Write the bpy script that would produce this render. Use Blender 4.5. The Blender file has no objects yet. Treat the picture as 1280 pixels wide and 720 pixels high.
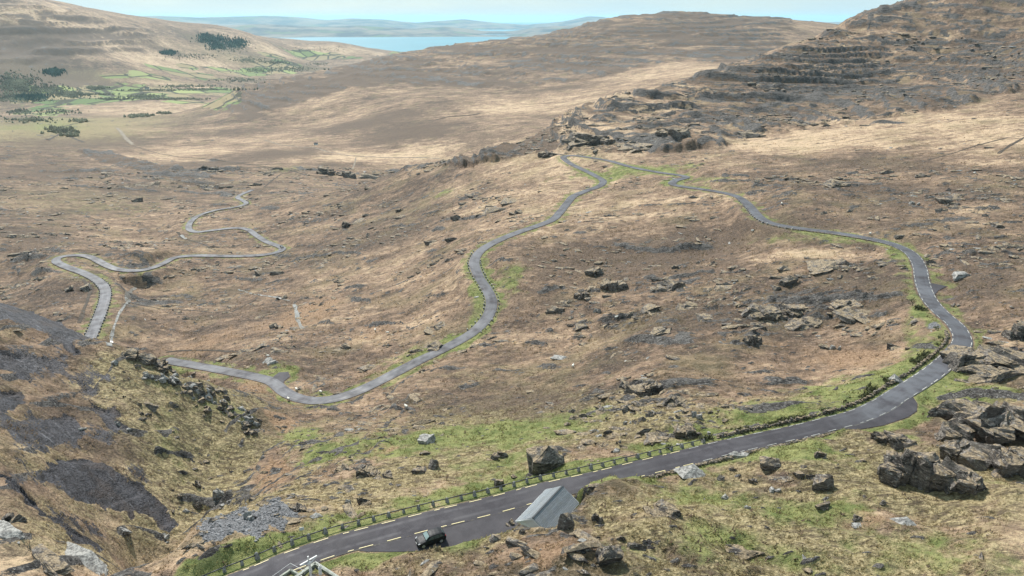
import bpy, bmesh, math, random
import numpy as np
from mathutils import Vector, Matrix

scene = bpy.context.scene
COL = scene.collection
random.seed(7)

# ------------------------------------------------------------------ camera
PITCH = math.radians(21.6)
FOC = 853.33                      # focal length in pixels of a 1280 wide frame
SEA = 350.0                       # drone height above sea level (sea is z = 0)
SP, CP = math.sin(PITCH), math.cos(PITCH)
cam_d = bpy.data.cameras.new('camera')
cam_d.sensor_width = 36.0
cam_d.lens = 36.0 * FOC / 1280.0
cam_d.clip_start = 0.5
cam_d.clip_end = 120000.0
cam = bpy.data.objects.new('camera', cam_d)
COL.objects.link(cam)
cam.location = (0, 0, SEA)
cam.rotation_euler = (math.pi / 2 - PITCH, 0, 0)
scene.camera = cam

# ------------------------------------------------------------------ light
SUN_EL, SUN_AZ = math.radians(46), math.radians(-28)     # azimuth from +Y (the view) towards +X
w = bpy.data.worlds.new('World'); scene.world = w; w.use_nodes = True
nt = w.node_tree; nt.nodes.clear()
def N(nt, t, **k):
    n = nt.nodes.new(t)
    for a, b in k.items(): setattr(n, a, b)
    return n
sky = N(nt, 'ShaderNodeTexSky', sky_type='NISHITA', sun_disc=False)
sky.sun_elevation = SUN_EL
sky.sun_rotation = SUN_AZ
sky.air_density = 1.0; sky.dust_density = 0.3; sky.ozone_density = 1.0; sky.altitude = 350
bg = N(nt, 'ShaderNodeBackground'); bg.inputs['Strength'].default_value = 0.075
# thin broken cloud spread over the whole sky
tc = N(nt, 'ShaderNodeTexCoord'); mp = N(nt, 'ShaderNodeMapping'); mp.inputs['Scale'].default_value = (2.2, 2.2, 15)
nz = N(nt, 'ShaderNodeTexNoise'); nz.inputs['Scale'].default_value = 2.4; nz.inputs['Detail'].default_value = 7
cr = N(nt, 'ShaderNodeValToRGB'); cr.color_ramp.elements[0].position = 0.30; cr.color_ramp.elements[0].color = (.75, .75, .75, 1); cr.color_ramp.elements[1].position = 0.66
mx = N(nt, 'ShaderNodeMix', data_type='RGBA')
mx.inputs[7].default_value = (5.2, 6.9, 7.6, 1)
mm = N(nt, 'ShaderNodeMath', operation='MULTIPLY'); mm.inputs[1].default_value = 0.88
nt.links.new(tc.outputs['Generated'], mp.inputs[0]); nt.links.new(mp.outputs[0], nz.inputs[0])
nt.links.new(nz.outputs[0], cr.inputs[0]); nt.links.new(cr.outputs[0], mm.inputs[0]); nt.links.new(mm.outputs[0], mx.inputs[0])
nt.links.new(sky.outputs[0], mx.inputs[6]); nt.links.new(mx.outputs[2], bg.inputs[0])
out = N(nt, 'ShaderNodeOutputWorld'); nt.links.new(bg.outputs[0], out.inputs[0])

sl = bpy.data.lights.new('sun', 'SUN'); sl.energy = 4.5; sl.angle = math.radians(4); sl.color = (1.0, 0.955, 0.89)
so = bpy.data.objects.new('sun', sl); COL.objects.link(so)
sd = Vector((math.sin(SUN_AZ) * math.cos(SUN_EL), math.cos(SUN_AZ) * math.cos(SUN_EL), math.sin(SUN_EL)))
so.rotation_euler = sd.to_track_quat('Z', 'Y').to_euler(); so.location = (0, 0, 800)

vs = scene.view_settings
scene.display_settings.display_device = 'sRGB'
vs.view_transform = 'Standard'; vs.look = 'None'; vs.gamma = 1; vs.exposure = 0.64
vs.use_curve_mapping = False
scene.cycles.volume_bounces = 1
scene.cycles.max_bounces = 5
scene.cycles.diffuse_bounces = 2

# ------------------------------------------------------------------ noise
rng = np.random.RandomState(11)
PERM = rng.permutation(256).astype(np.int32); PERM = np.concatenate([PERM, PERM])
GA = rng.rand(256) * 2 * np.pi
GX, GY = np.cos(GA).astype(np.float32), np.sin(GA).astype(np.float32)
def perlin(x, y, seed=0):
    x = np.asarray(x, dtype=np.float64) + seed * 37.17; y = np.asarray(y, dtype=np.float64) + seed * 91.73
    xf = np.floor(x); yf = np.floor(y)
    fx = (x - xf).astype(np.float32); fy = (y - yf).astype(np.float32)
    xi = xf.astype(np.int64) & 255; yi = yf.astype(np.int64) & 255
    u = fx * fx * fx * (fx * (fx * 6 - 15) + 10); v = fy * fy * fy * (fy * (fy * 6 - 15) + 10)
    x1 = (xi + 1) & 255; y1 = (yi + 1) & 255
    a = PERM[xi]; b = PERM[x1]
    g00 = PERM[a + yi]; g01 = PERM[a + y1]; g10 = PERM[b + yi]; g11 = PERM[b + y1]
    n00 = GX[g00] * fx + GY[g00] * fy
    n10 = GX[g10] * (fx - 1) + GY[g10] * fy
    n01 = GX[g01] * fx + GY[g01] * (fy - 1)
    n11 = GX[g11] * (fx - 1) + GY[g11] * (fy - 1)
    nx0 = n00 + u * (n10 - n00); nx1 = n01 + u * (n11 - n01)
    return (nx0 + v * (nx1 - nx0)) * 1.5
def fbm(x, y, lam, octs=4, seed=0, gain=0.5):
    s = 0; a = 1; t = 0
    for i in range(octs):
        s = s + a * perlin(x / lam, y / lam, seed + i); t += a; a *= gain; lam *= 0.5
    return s / t
def sst(a, b, x):
    t = np.clip((x - a) / (b - a), 0, 1)
    return t * t * (3 - 2 * t)

# ------------------------------------------------------------------ terrain survey
def ray(px, py):
    dx = (px - 640) / FOC; dy = (360 - py) / FOC
    return dx, CP + dy * SP, -SP + dy * CP
def at(px, py, z):                                   # point seen at a pixel, z metres along the lens axis
    d = ray(px, py); return (d[0] * z, d[1] * z, SEA + d[2] * z)
def at_drop(px, py, D):                              # the same from its drop below the drone
    d = ray(px, py); return at(px, py, -D / d[2])

VIS = [  # px, py, depth
 # right foreground knolls
 (1000,600,101),(1000,660,89),(1000,720,78),(850,620,97.5),(850,720,77),(760,606,99.5),(740,640,92),(700,662,89.5),
 (640,682,86.6),(600,700,84.5),(540,700,86),(700,720,77.5),(1280,720,72),(1150,650,88),(1280,640,84),(1150,590,100),(1280,580,96),
 (900,600,104),(1090,560,111),(1230,540,112),(1280,500,122),(1170,520,124),(1230,470,138),(1280,440,150),
 (470,718,86.5),
 # left rock slope
 (0,380,175),(60,398,172),(130,430,168),(200,455,166),(260,480,163),(330,535,158),(0,450,140),(0,550,112),(0,640,95),(0,720,84),
 (100,500,142),(100,600,116),(100,680,101),(180,540,140),(180,620,124),(230,520,151),(200,668,120),(150,715,104),(300,600,140),
 (330,540,157),(350,560,150),(250,640,130),
 # verge hill left of the road
 (235,668,100),(170,718,92),(300,640,107),(380,600,121),(400,640,103.5),
 # middle slope below the near road
 (450,560,137),(540,550,137),(540,600,114),(640,580,118),(700,500,163),(620,500,171),(500,520,163),(800,480,157),(900,460,163),(800,540,127),
 (330,500,180),(280,500,185),(420,540,152),(1000,480,152),(1080,440,166),
 (900,400,196),(1000,380,201),(800,400,211),(700,420,217),(900,300,279),(1000,330,232),(800,350,247),(850,270,308),
 (250,400,300),(350,400,286),(450,400,266),(540,400,247),(500,330,337),(420,450,230),(250,440,262),(400,250,548),(500,250,484),(600,250,402),
 (450,300,400),(560,330,300),(30,400,300),(30,350,375),(180,380,340),(200,300,500),(180,360,380),
 # rocky rim and right hill
 (560,200,530),(500,214,560),(620,190,520),(700,150,600),(800,118,680),(900,90,750),(960,70,800),(1050,33,860),(1160,0,900),(1280,-30,950),
 (1280,120,489),(1100,150,470),(1280,200,341),(1000,200,385),(1280,300,226),(1280,400,163),(1100,250,290),(850,150,540),(1280,50,690),
 (1100,80,700),(1000,110,620),(700,180,500),(900,200,400),(1240,350,190),(1180,280,247),
 # left valley side and valley floor
 (0,200,850),(100,200,900),(0,250,600),(100,250,620),(0,300,450),(200,200,950),(300,225,760),(400,200,900),(200,170,1250),(100,150,1650),(0,150,1600),
 (60,130,2300),(200,125,2400),(250,112,2800),(300,95,3400),(380,75,4700),(0,120,2400),(150,115,2600),(120,170,1230),
 # far left hill
 (0,8,3000),(0,50,2800),(0,90,2500),(40,12,3050),(110,25,3300),(150,30,3500),(150,60,3200),(150,80,2900),(200,38,3700),(240,41,3900),(280,42,4100),(280,70,3700),
 (330,48,4400),(420,55,5100),(460,60,5400),(500,66,5900),(90,95,2700),(400,68,4850),
 # far right hill
 (300,152,1400),(262,135,1720),(300,112,1800),(400,90,1950),(500,68,2050),(600,52,2150),(700,38,2280),(760,25,2350),(800,21,2400),(860,19,2500),
 (910,26,2550),(940,22,2600),(1000,27,2650),(1040,32,2700),(500,130,1320),(400,150,1350),(400,180,1060),(600,180,960),(700,130,1230),(850,80,1560),(800,60,1850),(550,90,1720),
 (660,80,1750),(900,60,1850),(330,180,1100),(480,190,980),
]
HID = [  # px, drop, depth : ground out of sight
 (30,95,215),(30,118,265),(150,105,215),(150,125,240),(250,104,185),(200,118,225),(900,120,1100),(800,140,1050),(1000,90,1150),(700,150,900),(1160,60,1200),(1280,60,1300),
 (1160,70,2400),(1280,70,2400),(1280,200,4500),(600,250,3300),(860,230,3800),(1000,250,4000),(500,260,3200),(500,365,7600),(300,365,8500),(0,365,9000),(700,370,6500),(900,370,7000),(1100,370,7500),(1280,370,8000),
 (0,200,4800),(200,250,6200),(640,380,14000),(0,380,14000),(1280,380,14000),(0,390,32000),(640,390,32000),(1280,390,32000),
 (200,88,108),(0,62,60),(640,60,60),(1280,52,55),(300,66,80),(430,378,8600),(520,378,9000),
 (270,262,2150),(300,262,2250),(345,258,2350),(400,252,2500),(450,262,2700),(500,268,2800),(600,262,2950),(700,240,3000),
 (500,163,680),(560,160,665),(620,152,640),(700,152,745),(800,142,840),(900,138,930),(960,130,980),(1050,85,1040),
]
# road centre lines: px, py, drop below the drone
ROAD_A = [(180,775,66),(240,752,66),(285,733,66),(320,720,66),(354,704.5,66),(389,692,66),(421,681,66),(459,671,66),(520,655,66),(560,645,66),(600,635.5,66.1),(640,625,66.2),
 (680,614,66.3),(720,605,66.4),(755,597,66.5),(800,585.5,66.6),(850,573.5,66.8),(900,561,67),(960,547.5,67),(1000,539,67.1),(1035,530,67.2),(1070,521,67.4),(1100,508,67.6),
 (1122,494,67.8),(1145,480,68),(1167,465,68.2),(1187,448,68.5),(1199,435,68.8),(1203,422.5,69),(1195,407,69.3),(1180,394,69.6),(1166,380,70),(1157,365,70.5),(1152,348,71),
 (1149,332,71.5),(1139,317,72),(1120,306.5,72.5),(1100,301,73),(1070,295,73.5),(1037,290,74),(1005,286,74.6),(980,282.5,75.1),(960,277.5,75.6),(948,270,76),(940,261,76.4),(932,252.5,77),
 (920,245,77.6),(900,240,78.2),(875,236,78.8),(850,232.5,79.3),(840,229.5,79.7),(845,225,80.2),(858,221.5,80.6),(850,219,81),(825,215.5,81.5),(800,211,82),(785,207.5,82.4),(762,201,83),(742,197.5,83.5),
 (720,194.5,84),(708,194.5,84.3),(704,196.5,84.6),(707,200,85),(715,205.5,85.4),(730,212.5,85.9),(745,220,86.3),(754,226,86.7),(750,232,87),(735,237.5,87.4),(717,245,87.8),(709,254,88.2),(700,265,88.7),
 (691,274,89),(675,281,89.5),(655,287.5,90),(635,295,90.5),(615,304,91),(600,314,91.6),(593,325,92),(594,335,92.4),(600,348,93),(609,362,93.6),(614.5,376,94.2),(612,390,95),(603,404,96),(587,418,96.8),
 (560,433,97.6),(525,450,98.6),(490,468,99.5),(460,483,100.2),(430,495,101),(400,500.5,101.8),(375,498,102.6),(355,489,103.5),(340,477,104.4),(320,471,105.2),(288,464.5,106.3),(250,457.5,107.6),(207,450,109)]
ROAD_B = [(112,424,117.5),(118,410,118),(125,393,119),(131,375,120),(131.5,362,121),(124,352,122),(106,342,123),(84,334,124),(70,327,125),(75,321.5,126),(94,319,127),(112,321,128),(128,329,129),(144,336,130),
 (166,338.5,131),(187,336,132),(205,329,133),(219,322,134),(244,319.5,135),(275,320,136),(306,320,137),(334,318,138),(350,314,139),(352,309.5,140),(334,302.5,141.5),(320,294,143),(310,287,144),(294,285,145),
 (269,287.5,146),(246,290,147),(236,286,148),(239,276.6,149.5),(250,269,151),(272,262.5,152.5),(297,258.5,154),(308,254.5,155),(304,251,156),(297,247,157),(302,243,158.2),(309,240,159.3),(316,237.5,160.5)]
def pp(px, D, z):
    dy = (SP - D / z) / CP
    return (px - 640) / FOC * z, z * (CP + dy * SP), SEA - D
ctrl = [at(*v) for v in VIS] + [pp(*h) for h in HID]
ctrl += [at_drop(*v) for v in ROAD_A[::3]] + [at_drop(*v) for v in ROAD_B[::3]]
ctrl = np.array(ctrl)
cr_ = np.hypot(ctrl[:, 0], ctrl[:, 1]); caz = np.arctan2(ctrl[:, 0], ctrl[:, 1]); cT = (SEA - ctrl[:, 2]) / cr_
CL = np.log(cr_)
KA = 1.6
def tps_k(d2): return 0.5 * d2 * np.log(d2 + 1e-12)
X = np.stack([caz * KA, CL], 1)
n = len(X); d2 = ((X[:, None] - X[None]) ** 2).sum(2)
A = np.zeros((n + 3, n + 3)); A[:n, :n] = tps_k(d2) + np.eye(n) * 2e-4
A[:n, n] = 1; A[:n, n + 1:] = X; A[n, :n] = 1; A[n + 1:, :n] = X.T
sol = np.linalg.solve(A, np.concatenate([cT, [0, 0, 0]]))
def rbf(az, l):
    s = sol[n] + sol[n + 1] * az * KA + sol[n + 2] * l
    for i in range(n):
        s = s + sol[i] * tps_k((az * KA - X[i, 0]) ** 2 + (l - X[i, 1]) ** 2)
    return s
AZM = math.radians(44)
ga = np.linspace(-AZM, AZM, 260); gl = np.linspace(math.log(48), math.log(40000), 420)
TG = rbf(ga[:, None], gl[None, :])
def base_h(x, y):
    """smooth surveyed height at world x, y (arrays)"""
    r = np.hypot(x, y); az = np.arctan2(x, y)
    rc = np.clip(r, 48.5, 39000)
    back = np.abs(az) > AZM * 0.999
    azc = np.clip(az, -AZM * .999, AZM * .999)
    def look(a, rr):
        fa = (a + AZM) / (2 * AZM) * 259; fl = (np.log(rr) - gl[0]) / (gl[-1] - gl[0]) * 419
        i = np.clip(fa.astype(int), 0, 258); j = np.clip(fl.astype(int), 0, 418); u = fa - i; v = fl - j
        return (TG[i, j] * (1 - u) * (1 - v) + TG[i + 1, j] * u * (1 - v) + TG[i, j + 1] * (1 - u) * v + TG[i + 1, j + 1] * u * v)
    T = look(azc, rc)
    if back.any():
        wgt = sst(AZM, 2 * math.pi - AZM, np.where(az < 0, az + 2 * math.pi, az))
        T2 = look(np.full_like(az, AZM * .999), rc) * (1 - wgt) + look(np.full_like(az, -AZM * .999), rc) * wgt
        T = np.where(back, T2, T)
    return SEA - T * rc

# ------------------------------------------------------------------ polar survey grid (fine near, coarse far)
ls = [math.log(44)]
while ls[-1] < math.log(38000):
    r_ = math.exp(ls[-1])
    ls.append(ls[-1] + (0.0027 if r_ < 150 else 0.0038 if r_ < 900 else 0.0058 if r_ < 6500 else 0.04))
inner = list(np.log([3, 8, 15, 22, 29, 35, 40]))
LR = np.array(inner + ls); NR = len(LR)
AMAX = math.radians(42)
fine = np.linspace(-AMAX, AMAX, 731)
coarse = np.linspace(AMAX, 2 * math.pi - AMAX, 56)[1:-1]
AZ = np.concatenate([fine, coarse]); NA = len(AZ); NF = len(fine)
RR = np.exp(LR)
x = (np.sin(AZ)[:, None] * RR[None, :]); y = (np.cos(AZ)[:, None] * RR[None, :])
r = np.broadcast_to(RR[None, :], x.shape)
spc = r * 0.0045
H = base_h(x, y)

# helpers: blobs and polygons on the ground, surveyed in the view and kept as bearing + log distance
def ground_T(Hm): return (SEA - Hm) / r
def make_hit(Hm):
    T = ground_T(Hm)[:NF]
    run = np.minimum.accumulate(T, axis=1)          # smallest depression so far = horizon line walking outwards
    def hit(px, py):
        d = ray(px, py); h = math.hypot(d[0], d[1]); t = -d[2] / h; a = math.atan2(d[0], d[1])
        i = int(np.clip(round((a + AMAX) / (2 * AMAX) * (NF - 1)), 0, NF - 1))
        row = run[i]
        k = int(np.searchsorted(-row, -t))
        k = min(max(k, 1), NR - 1)
        t0, t1 = T[i, k - 1], T[i, k]
        f = 0 if abs(t1 - t0) < 1e-9 else min(max((t - t0) / (t1 - t0), 0), 1)
        return a, LR[k - 1] + f * (LR[k] - LR[k - 1])
    return hit
hit = make_hit(H)
azg = AZ[:, None]; lg = LR[None, :]
wx = fbm(x, y, 1, 1, 0) * 0
def warp(k, seed):                                   # edge wobble in log-polar units
    return k
WOB1 = (0.035 * perlin(azg * 38 + 0 * lg, lg * 22 + 0 * azg, 3) + 0.016 * perlin(azg * 120 + 0 * lg, lg * 70 + 0 * azg, 5)).astype(np.float32)
WOB2 = (0.035 * perlin(azg * 38 + 0 * lg, lg * 22 + 0 * azg, 8) + 0.016 * perlin(azg * 120 + 0 * lg, lg * 70 + 0 * azg, 9)).astype(np.float32)
def blob(F, px, py, rx, ry, v, mode='add', soft=1.0, hitf=None):
    hf = hitf or hit
    a0, l0 = hf(px, py); a1, l1 = hf(px, py - ry * .7); a2, l2 = hf(px, py + ry * .7)
    sa = rx / FOC * math.cos(a0) ** 2; s_l = max(min((l1 - l2) / 1.4, 0.8 if ry > 5 else .10), 0.012)
    i0 = np.searchsorted(fine, a0 - 2.6 * sa); i1 = np.searchsorted(fine, a0 + 2.6 * sa)
    j0 = np.searchsorted(LR, l0 - 2.6 * s_l); j1 = np.searchsorted(LR, l0 + 2.6 * s_l)
    if i1 <= i0 or j1 <= j0: return
    sub = (slice(i0, i1), slice(j0, j1))
    q = ((azg[i0:i1] - a0) / sa + WOB1[sub] * 9) ** 2 + ((lg[:, j0:j1] - l0) / s_l + WOB2[sub] * 9) ** 2
    g = np.exp(-q * 0.9 * soft) * v
    if mode == 'add': F[sub] += g
    else: F[sub] = np.maximum(F[sub], g)
def poly(F, pts, v=1.0, feather=0.006, hitf=None, mode='max'):
    hf = hitf or hit
    P = np.array([hf(*p) for p in pts]); P0 = P.copy()
    i0 = np.searchsorted(fine, P[:, 0].min() - .03); i1 = np.searchsorted(fine, P[:, 0].max() + .03)
    j0 = np.searchsorted(LR, P[:, 1].min() - .06); j1 = np.searchsorted(LR, P[:, 1].max() + .06)
    sub = (slice(i0, i1), slice(j0, j1))
    a = azg[i0:i1] + WOB1[sub] * .22; l = lg[:, j0:j1] + WOB2[sub] * .5
    ins = np.zeros(a.shape, bool); dm = np.full(a.shape, 9.0)
    m = len(P)
    for k in range(m):
        ax, ay = P[k]; bx, by = P[(k + 1) % m]
        c = ((ay > l) != (by > l)) & (a < (bx - ax) * (l - ay) / (by - ay + 1e-12) + ax)
        ins ^= c
        dx, dy = bx - ax, by - ay; t = np.clip(((a - ax) * dx + (l - ay) * dy) / (dx * dx + dy * dy + 1e-12), 0, 1)
        dm = np.minimum(dm, np.hypot(a - ax - t * dx, l - ay - t * dy))
    g = np.where(ins, sst(0, feather, dm), 0) * v
    if mode == 'max': F[sub] = np.maximum(F[sub], g)
    else: F[sub] += g
Z = lambda: np.zeros((NA, NR), np.float32)

# ------------------------------------------------------------------ ground cover masks
ROCK, SLAB, GREEN, RUST, DARK, PALE, GRAV, FIELD, WOOD = [Z() for _ in range(9)]
RK = np.where(r < 900, 0.46, 0.30).astype(np.float32) * np.ones((NA, NR), np.float32)
# right hill, rocky rim
poly(RK, [(640,192),(700,148),(800,116),(900,88),(960,68),(1050,31),(1160,-4),(1280,-34),(1330,-40),(1330,100),(1280,108),(1200,130),(1080,150),(960,165),(900,185),(820,195),(700,190)], 1.25, .02)
poly(RK, [(475,216),(560,195),(640,160),(710,146),(720,196),(600,206),(500,224)], 1.1, .01)
for b in [(1090,180,190,16,-.9),(1240,150,90,20,-1.1),(1000,205,90,10,-.4),(1010,390,80,26,.75),(800,395,70,10,.5),(830,355,60,8,.5),(1040,332,60,6,.6),(1060,380,40,10,.4),
          (930,410,30,14,.6),(735,180,50,10,.5),(560,262,60,14,.25),(430,215,45,5,.9),(430,262,40,8,.4),(600,300,40,14,.3),(760,300,80,10,.2),(810,490,50,16,.6),(860,540,40,14,.6),
          (1000,235,120,14,.35),(1200,250,90,26,.3),(1200,320,60,12,.25),(700,220,60,10,-.1),(620,205,50,6,-.2),(250,430,110,16,-.8),(480,440,70,20,-.45),(620,510,80,22,-.3),(1050,445,70,12,-.8),
          (870,320,90,6,-.5),(1010,318,70,6,-.9),(1150,640,140,60,-.35),(1000,690,150,40,-.25),(730,675,100,30,.35),(150,205,140,18,.35),(230,222,70,8,.5),(100,330,90,40,.15),(30,330,40,20,.4),
          (350,340,90,20,.3),(170,330,40,8,.4),(560,570,120,40,-.15),(150,460,40,60,-.3),(300,560,60,40,-.2),(410,610,50,20,.1)]:
    blob(RK, *b)
# far right hill: ledges under the skyline, smooth tan foot
poly(RK, [(262,133),(400,88),(500,66),(600,50),(760,22),(860,16),(1040,30),(980,60),(860,75),(760,95),(640,110),(480,100),(330,130)], 1.0, .03)
for b in [(500,150,160,22,-.8),(620,190,120,22,-.8),(720,130,110,14,-.5),(800,100,120,10,-.35),(350,170,120,20,-.8),(640,100,60,6,.5)]: blob(RK, *b)
# bare slate slabs of the left slope
SL = [[(-20,378),(15,381),(62,397),(107,416),(128,429),(122,432),(105,430),(99,442),(82,440),(62,427),(40,419),(30,410),(0,402),(-20,402)],
 [(-20,432),(37,437),(75,447),(97,460),(87,465),(62,460),(42,475),(20,470),(-20,460)],[(-20,490),(25,485),(37,507),(25,515),(-20,525)],
 [(37,533),(65,520),(100,522),(122,542),(120,552),(75,559),(37,555)],[(95,500),(150,510),(160,532),(155,550),(140,545),(115,520)],
 [(50,574),(125,572),(140,582),(160,592),(180,604),(200,622),(218,642),(226,657),(215,668),(195,662),(175,650),(140,640),(107,632),(85,620),(60,612),(42,600),(50,590)],
 [(-10,592),(20,606),(60,640),(110,668),(140,690),(120,692),(80,665),(30,632),(-10,606)],[(-10,640),(20,636),(32,655),(20,668),(-10,660)]]
for s_ in SL: poly(SLAB, s_, 1.0, .010)
for b in [(50,455,60,34,.62),(110,480,50,26,.5),(40,540,60,26,.6),(130,545,40,20,.55),(60,600,70,20,.5),(170,585,26,30,.45),(20,600,40,30,.5),(90,650,60,14,.5)]: blob(SLAB, *b, 'max')
poly(SLAB, [(1186,437),(1200,432),(1280,440),(1330,445),(1330,466),(1240,468),(1190,464)], 1.0, .006)
poly(DARK, [(95,188),(140,195),(200,208),(250,222),(275,236),(255,236),(200,222),(150,208),(100,196)], .9, .004)
poly(RK, [(95,186),(140,193),(200,206),(250,220),(290,236),(255,238),(200,224),(150,210),(100,198)], 1.1, .006)
for b in [(175,440,26,8,.4),(205,462,24,8,.35),(245,488,24,8,.3),(290,518,24,8,.2)]: blob(RK, *b)
# grass, bracken, heather
for b in [(300,690,60,12,1),(260,705,40,12,1),(360,672,50,7,.8),(430,650,60,7,.9),(520,628,50,8,.8),(600,612,60,10,.8),(690,592,70,9,1.1),(740,585,50,6,1),(820,563,50,8,.9),(900,545,70,10,.9),
          (980,520,90,14,.9),(1060,495,70,12,.9),(1120,470,40,12,.7),(1150,440,24,22,.8),(1140,400,14,24,.6),(1250,470,70,3,.2),(1230,497,80,9,.8),(1010,562,60,8,1),(960,575,50,8,.6),(880,620,70,20,.45),(1130,552,30,6,.7),
          (380,545,40,16,.8),(400,570,30,8,.7),(560,545,120,14,.55),(650,535,70,14,.6),(720,520,60,10,.4),(640,575,60,10,.4),(250,500,40,16,.35),(300,520,40,14,.4),(190,460,30,20,.3),(790,598,30,4,.5),(900,680,50,12,.6),(980,650,60,18,.5),
          (860,700,60,12,.5),(780,690,50,8,.5),(1050,640,50,16,.5),(1000,710,80,12,.5),(640,345,22,22,.8),(600,370,16,40,.8),(520,440,90,8,.6),(350,462,24,8,.8),(400,506,40,5,.8),(790,215,100,8,.8),(880,226,60,6,.6),(960,300,80,6,.5),
          (1060,300,70,6,.5),(735,182,16,6,1),(555,240,20,4,.7),(180,260,90,14,.35),(100,240,60,20,.3),(360,212,40,6,.5),(1120,320,20,14,.6),(1260,300,40,12,.3),(60,150,70,8,.5),(60,160,60,6,.4),(720,400,80,10,.25),(420,240,40,6,.2),
          (150,570,60,40,.12),(250,570,60,40,.15),(1150,600,60,10,.4),(1240,600,40,8,.3),(1120,690,160,30,.25),(500,560,80,20,.3),(870,460,60,14,.2),(460,700,40,8,.6),(500,690,50,3,.7)]:
    blob(GREEN, *b)
for b in [(560,560,160,24,.22),(700,545,120,20,.28),(900,520,160,20,.22),(1000,640,260,60,.24),(880,690,200,30,.22),(1200,690,120,40,.3),(1180,470,120,16,.4),(260,560,70,60,.12),(430,560,60,20,.4),(1040,480,70,18,.4),(330,620,40,20,.3),(600,590,80,14,.4),(1240,490,60,10,.5),(860,630,80,16,.3),(1000,575,90,10,.6)]: blob(GREEN, *b)
for b in [(343,600,28,15,1.2),(350,530,26,13,1.1),(312,485,20,8,.8),(260,428,90,16,.7),(470,418,50,16,.6),(400,385,40,12,.7),(1070,450,80,16,.9),(960,430,50,10,.6),(700,425,50,12,.5),(880,470,80,10,.5),(470,565,50,16,.6),(1080,655,60,14,.5),
          (960,620,60,14,.5),(760,618,40,10,.4),(370,400,40,14,.6),(620,450,70,10,.4),(60,400,40,14,.5),(1170,650,80,20,.35),(700,690,90,20,.9),(880,700,60,14,.6),(620,700,60,10,.5),(800,655,50,10,.4),(1100,665,60,14,.4),(700,290,50,6,.3),(560,620,50,10,.4),(430,590,50,12,.4)]:
    blob(RUST, *b)
poly(DARK, [(268,140),(330,112),(400,95),(480,78),(490,100),(390,124),(310,148)], .7, .02)
poly(DARK, [(548,208),(600,197),(650,178),(700,156),(704,188),(640,200),(570,212)], .75, .006)
for b in [(520,165,70,14,.8),(470,150,60,8,.5),(600,175,50,10,.6),(350,190,60,6,.4),(230,150,60,10,.3),(60,90,90,30,.3),(700,130,80,14,.2),(620,505,110,22,.7),(700,520,70,14,.4),(800,330,160,20,.5),(900,300,120,16,.5),(1120,240,150,12,.5),
          (860,400,120,24,.5),(650,380,80,20,.3),(500,290,120,24,.35),(180,240,140,16,.3),(130,560,80,60,.5),(60,520,60,60,.4),(300,380,90,12,.3),(1230,570,50,50,.4),(1060,370,60,30,.6),(330,560,30,14,.3),(950,620,50,12,.3),(60,200,90,14,.4),
          (860,185,90,8,.4),(1100,205,120,8,.5),(1130,270,100,20,.4),(740,320,100,20,.4),(1230,350,50,30,.5),(30,300,60,30,.4),(700,692,90,22,.55),(850,702,70,16,.5),(730,640,40,20,.4),(960,700,60,12,.4),(1240,690,60,30,.35),(500,168,50,8,.5),(470,152,60,5,.5),(350,193,70,5,.8),(300,165,50,6,.6),(60,178,90,10,.6),(160,176,60,6,.5),(240,207,60,4,.7),(420,160,60,6,.5),(560,130,60,8,.4),(40,215,80,8,.5),(420,205,40,3,.5),(700,112,60,4,.6),(30,60,70,16,.6),(90,50,50,12,.5),(160,55,50,8,.4)]:
    blob(DARK, *b)
for b in [(1080,165,180,22,.9),(1240,160,90,24,.7),(990,180,80,8,.9),(720,150,120,20,.9),(560,180,60,14,.5),(420,190,100,14,.7),(480,195,90,6,.7),(250,195,120,10,.5),(850,90,90,8,.7),(650,130,100,12,.7),(400,120,90,10,.3),(1020,318,90,7,1.2),
          (200,75,120,14,.9),(150,60,150,20,.35),(330,60,60,8,.9),(430,62,60,6,.9),(30,20,60,6,.6),(170,102,90,3,.9),(230,135,160,5,.6),(70,132,50,3,.7),(60,425,40,20,.5),(160,480,50,40,.6),(130,600,60,4,.2),(200,700,50,20,.9),(90,580,110,30,.5),(60,500,90,30,.4),(120,650,80,24,.6),(80,700,120,20,.6),(170,470,60,30,.4),(150,530,60,20,.4),(30,560,40,10,1),(20,700,60,20,.9),  # far left hill: its sunlit paleness is painted in here
          (880,245,80,5,.5),(780,260,90,8,.3),(1200,275,80,5,.7),(620,250,60,10,.3),(1100,470,60,8,.5),(470,520,60,10,.2),(430,640,60,10,.5),(560,640,40,8,.5),(300,630,30,8,.6),(230,660,26,12,.9),(1200,640,90,40,.4),(650,690,60,12,.6),(780,610,30,6,.4),(540,600,60,10,.4),
          (560,300,120,8,.3),(640,420,60,8,.4),(1240,205,60,6,.5),(760,470,80,8,.4),(130,500,30,20,.4)]:
    blob(PALE, *b)
OLV = Z()
for b in [(30,112,60,12,1),(80,122,40,6,.8),(150,108,50,4,.6),(270,52,28,7,1.2),(215,66,16,3,1.2),(60,95,30,4,.7),(290,100,60,8,.5),(200,122,60,4,.5),(380,85,60,8,.5),(20,150,30,4,.4)]: blob(WOOD, *b)
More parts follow.
